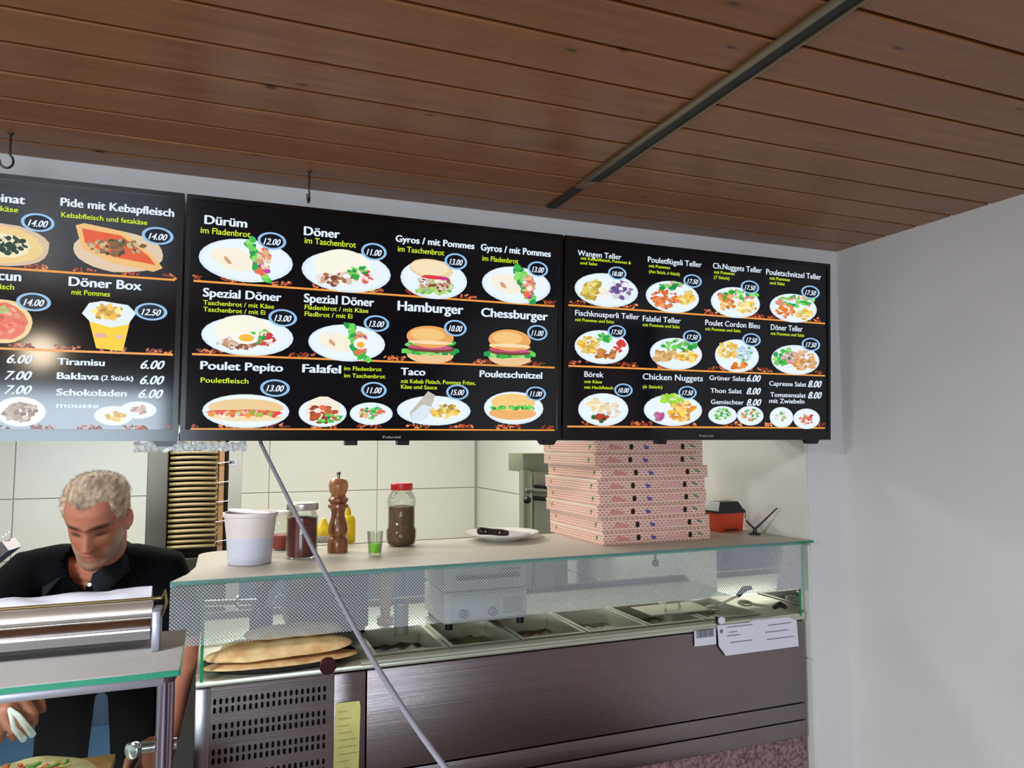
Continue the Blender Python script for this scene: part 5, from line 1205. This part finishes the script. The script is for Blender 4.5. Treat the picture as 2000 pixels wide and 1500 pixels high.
# hair cap
hb = MB(); nz_, na = 90, 128; vs = []; ins = []
for i in range(nz_+1):
    z = -.075+(.1975)*i/nz_
    for j in range(na):
        an = 2*PI*j/na; p = head_point(z, an); ang = math.atan2(p.y, abs(p.x)+1e-6)   # +: front
        if p.y > .02: hl = .076-.007*gs(p.x+.008, .018)+.006*gs(abs(p.x)-.036, .012)-max(0, abs(p.x)-.053)*4.2+.003*mnoise.noise(Vector((p.x*220, 3, 0)))
        elif p.y > -.018: hl = .010-1.1*max(0, .0-p.y)+ (p.y*1.4 if p.y > 0 else 0)-(.028 if .004 < p.y < .02 else 0)
        else: hl = .012 + (p.y+.018)*1.3; hl = max(hl, -.062)
        dlt = z-hl; ins.append(dlt > 0)
        t = max(0, min(1, dlt/.03)); n = p.copy(); n.z -= .02; n.normalize()
        vs.append(p+n*(-.002+.0085*t**.6+.0018*mnoise.noise(Vector((p.x*150, p.y*60, p.z*150)))))
fs = []
for i in range(nz_):
    for j in range(na):
        k = (j+1) % na; q = (i*na+j, i*na+k, (i+1)*na+k, (i+1)*na+j)
        if sum(ins[x] for x in q) >= 2: fs.append(q)
fs.append(tuple(nz_*na+j for j in range(na)))
used = sorted({i for f in fs for i in f}); mp_ = {o: n for n, o in enumerate(used)}
me = bpy.data.meshes.new('hair'); me.from_pydata([HM @ vs[i] for i in used], [], [tuple(mp_[i] for i in f) for f in fs])
ca = me.color_attributes.new('Col', 'FLOAT_COLOR', 'POINT')
def haircol(p):
    t = max(0, min(1, .5+.8*mnoise.noise(Vector((p.x*90, p.y*25, p.z*90)))))
    c = Vector(lin((208, 186, 160))).lerp(Vector(lin((136, 110, 90))), t)
    fr = max(0, min(1, (p.y-.055)/.03))*gs(p.x+.010, .018)
    c = c.lerp(Vector(lin((84, 62, 50))), .75*fr)
    if p.z < .03: c = c.lerp(Vector(lin((150, 128, 108))), .6)
    return c
ca.data.foreach_set('color', [x for i in used for x in (*haircol(vs[i]), 1.)])
bm = bmesh.new(); bm.from_mesh(me); bmesh.ops.recalc_face_normals(bm, faces=bm.faces); bm.to_mesh(me); bm.free()
HAIRM = vcol_mat('hair', .6, False, .3, 0, .5, 500)
hair = finish(me, 'short_grey_hair', HAIRM, man)
# strands
st_ = MB(); rs = random.Random(2); cand = [i for i in used if ins[i]]
for q in range(5200):
    i = rs.choice(cand); p = vs[i]+Vector((rs.uniform(-.003, .003), rs.uniform(-.003, .003), rs.uniform(-.002, .002)))
    n = p.copy(); n.z -= .02; n.normalize(); fw = Vector((.25*p.x/.07, .9 if p.z > .05 else .1, .15 if p.z > .05 else -.8)); fw = (fw-n*fw.dot(n)).normalized()
    d = (fw*.8+n*.5+Vector((rs.uniform(-.35, .35), rs.uniform(-.3, .3), 0))).normalized(); L = rs.uniform(.006, .013) if p.z > .05 else rs.uniform(.003, .006)
    w = d.cross(n).normalized()*.00035; c = haircol(p)*rs.uniform(.75, 1.35); st_.col = tuple(min(.85, x) for x in c)
    st_.add([HM @ (p-w), HM @ (p+w), HM @ (p+d*L)], [(0, 1, 2)])
tag(st_.build('hair_strands', HAIRM, hair), kind='stuff')

# polo shirt
BLK = M('polo_black', (10, 11, 14), .95, 0, noise=.3, scale=60, bump=.25, spec=.08)
fdir = Vector((-FWD.x, -FWD.y, 0)).normalized(); lat = (ax_sh-fdir*ax_sh.dot(fdir)).normalized()
sh = MB()
limb(sh, [HipC+UPZ*.07]+sp[1:], [(.165, .116), (.158, .112), (.178, .122), (.197, .122), (.142, .088)], 32, ax_sh)
for S, E_ in ((ShL, El), (ShR, Er)):
    limb(sh, [ch1.lerp(S, .5)+UPZ*.01, S, S.lerp(E_, .4), S.lerp(E_, .85)], [.076, .072, .066, .060])
limb(sh, [ch1.lerp(ShL, .75)+UPZ*.012, neckB-UPZ*.012, ch1.lerp(ShR, .75)+UPZ*.012], [.056, .066, .056])
sme = remesh(sh, .007, 6, .5)
bm = bmesh.new(); bm.from_mesh(sme); dele = []
apex = neckB-UPZ*.080+lat*.006
for sg in (-1, 1): bmesh.ops.bisect_plane(bm, geom=bm.verts[:]+bm.edges[:]+bm.faces[:], plane_co=apex, plane_no=(lat*sg-UPZ*.60).normalized())
for f in bm.faces:                                          # the open V below the throat
    rel = f.calc_center_median()-neckB; h = rel.z+.080
    if rel.dot(fdir) > .015 and h > 0 and abs(rel.dot(lat)-.006) < min(h*.60, .050): dele.append(f)
bmesh.ops.delete(bm, geom=dele, context='FACES'); bm.to_mesh(sme); bm.free()
newco = []
for p_, n_ in [(v.co.copy(), v.normal.copy()) for v in sme.vertices]: newco += list(p_+n_*(.006*mnoise.noise(Vector((p_.x*9, p_.y*9, p_.z*14)))))
sme.vertices.foreach_set('co', newco); sme.update()
shirt = finish(sme, 'polo_shirt', BLK, man)
so = shirt.modifiers.new('t', 'SOLIDIFY'); so.thickness = .003
# collar: stand and folded leaf, open at the throat
colr = MB(); vs = []; n = 48
for i in range(n+1):
    u = i/n; an = math.radians(90+26+308*u); cs, sn = math.cos(an), math.sin(an); dirv = (lat*cs+fdir*sn)
    front = max(0, sn); tip = front**2.2
    inner = neckB+lat*cs*(.064+.004*front)+fdir*(sn*(.060+.034*tip)+.012)+UPZ*(.018-.070*tip+.018*max(0, -sn))
    vs += [inner-UPZ*.016, inner+UPZ*.012, inner+UPZ*.013+dirv*.005, inner+dirv*(.028)-UPZ*(.002), inner+dirv*(.042+.012*tip)+lat*math.copysign(.016*tip, cs)-UPZ*(.026+.020*tip)]
colr.add(vs, [(i*5+j, (i+1)*5+j, (i+1)*5+j+1, i*5+j+1) for i in range(n) for j in range(4)])
COLM = M('collar_grey', (30, 33, 37), .9, 0, noise=.2, scale=60, bump=.2, spec=.15)
co = colr.build('collar', COLM, shirt, smooth=60); so = co.modifiers.new('t', 'SOLIDIFY'); so.thickness = .003
from mathutils.bvhtree import BVHTree
bv = BVHTree.FromPolygons([v.co.copy() for v in sme.vertices], [tuple(p.vertices) for p in sme.polygons])
hit = bv.ray_cast(EYE, ray(177, 1141).normalized()); bt = (hit[0] if hit[0] else neckB+fdir*.128-UPZ*.08)+fdir*.003
mb = MB(); mb.lathe([(.0022, 0), (.0048, .0005), (.0052, .0018), (.0030, .0018), (.0022, .001)], bt, 16, fdir); mb.build('button', WHITE, shirt, smooth=40)
# trousers
tr = MB()
for h_, k_, a_ in ((hipL, kL, aL), (hipR, kR, aR)):
    limb(tr, [h_+UPZ*.03, h_.lerp(k_, .5), k_, k_.lerp(a_, .4), a_-UPZ*.02], [.078, .072, .066, .062, .055])
limb(tr, [HipC+UPZ*.11, HipC+UPZ*.05], [(.15, .10), (.155, .10)], 28, ax_sh)
tme = remesh(tr, .009, 3, .5); finish(tme, 'trousers', M('trouser_black', (7, 7, 9), .95, spec=.05), man)
for a_ in (aL, aR):
    mb = MB(); mb.ell((a_.x, a_.y-.06, .085), .045, .13, .034, 16, 8); mb.v = [(v[0], v[1], max(v[2], .0508)) for v in mb.v]; mb.build('shoe', BLACKP, man, smooth=60)
# tongs held in the hand
t0 = onD(36, 1398, 1.40); t1 = onD(64, 1436, 1.37); t2 = onD(28, 1424, 1.40); t3 = onD(46, 1444, 1.37)
tg_ = empty('plastic_tongs', t0, "slim white tongs held in the man's hand inside the case", 'tongs')
bk_ = Hr-(t1-t0)*.2
MB().tube([bk_, t0, t1], [.004, .005, .006], 8).build('arm', WHITE, tg_, smooth=60)
MB().tube([bk_, t2, t3], [.004, .005, .006], 8).build('arm', WHITE, tg_, smooth=60)
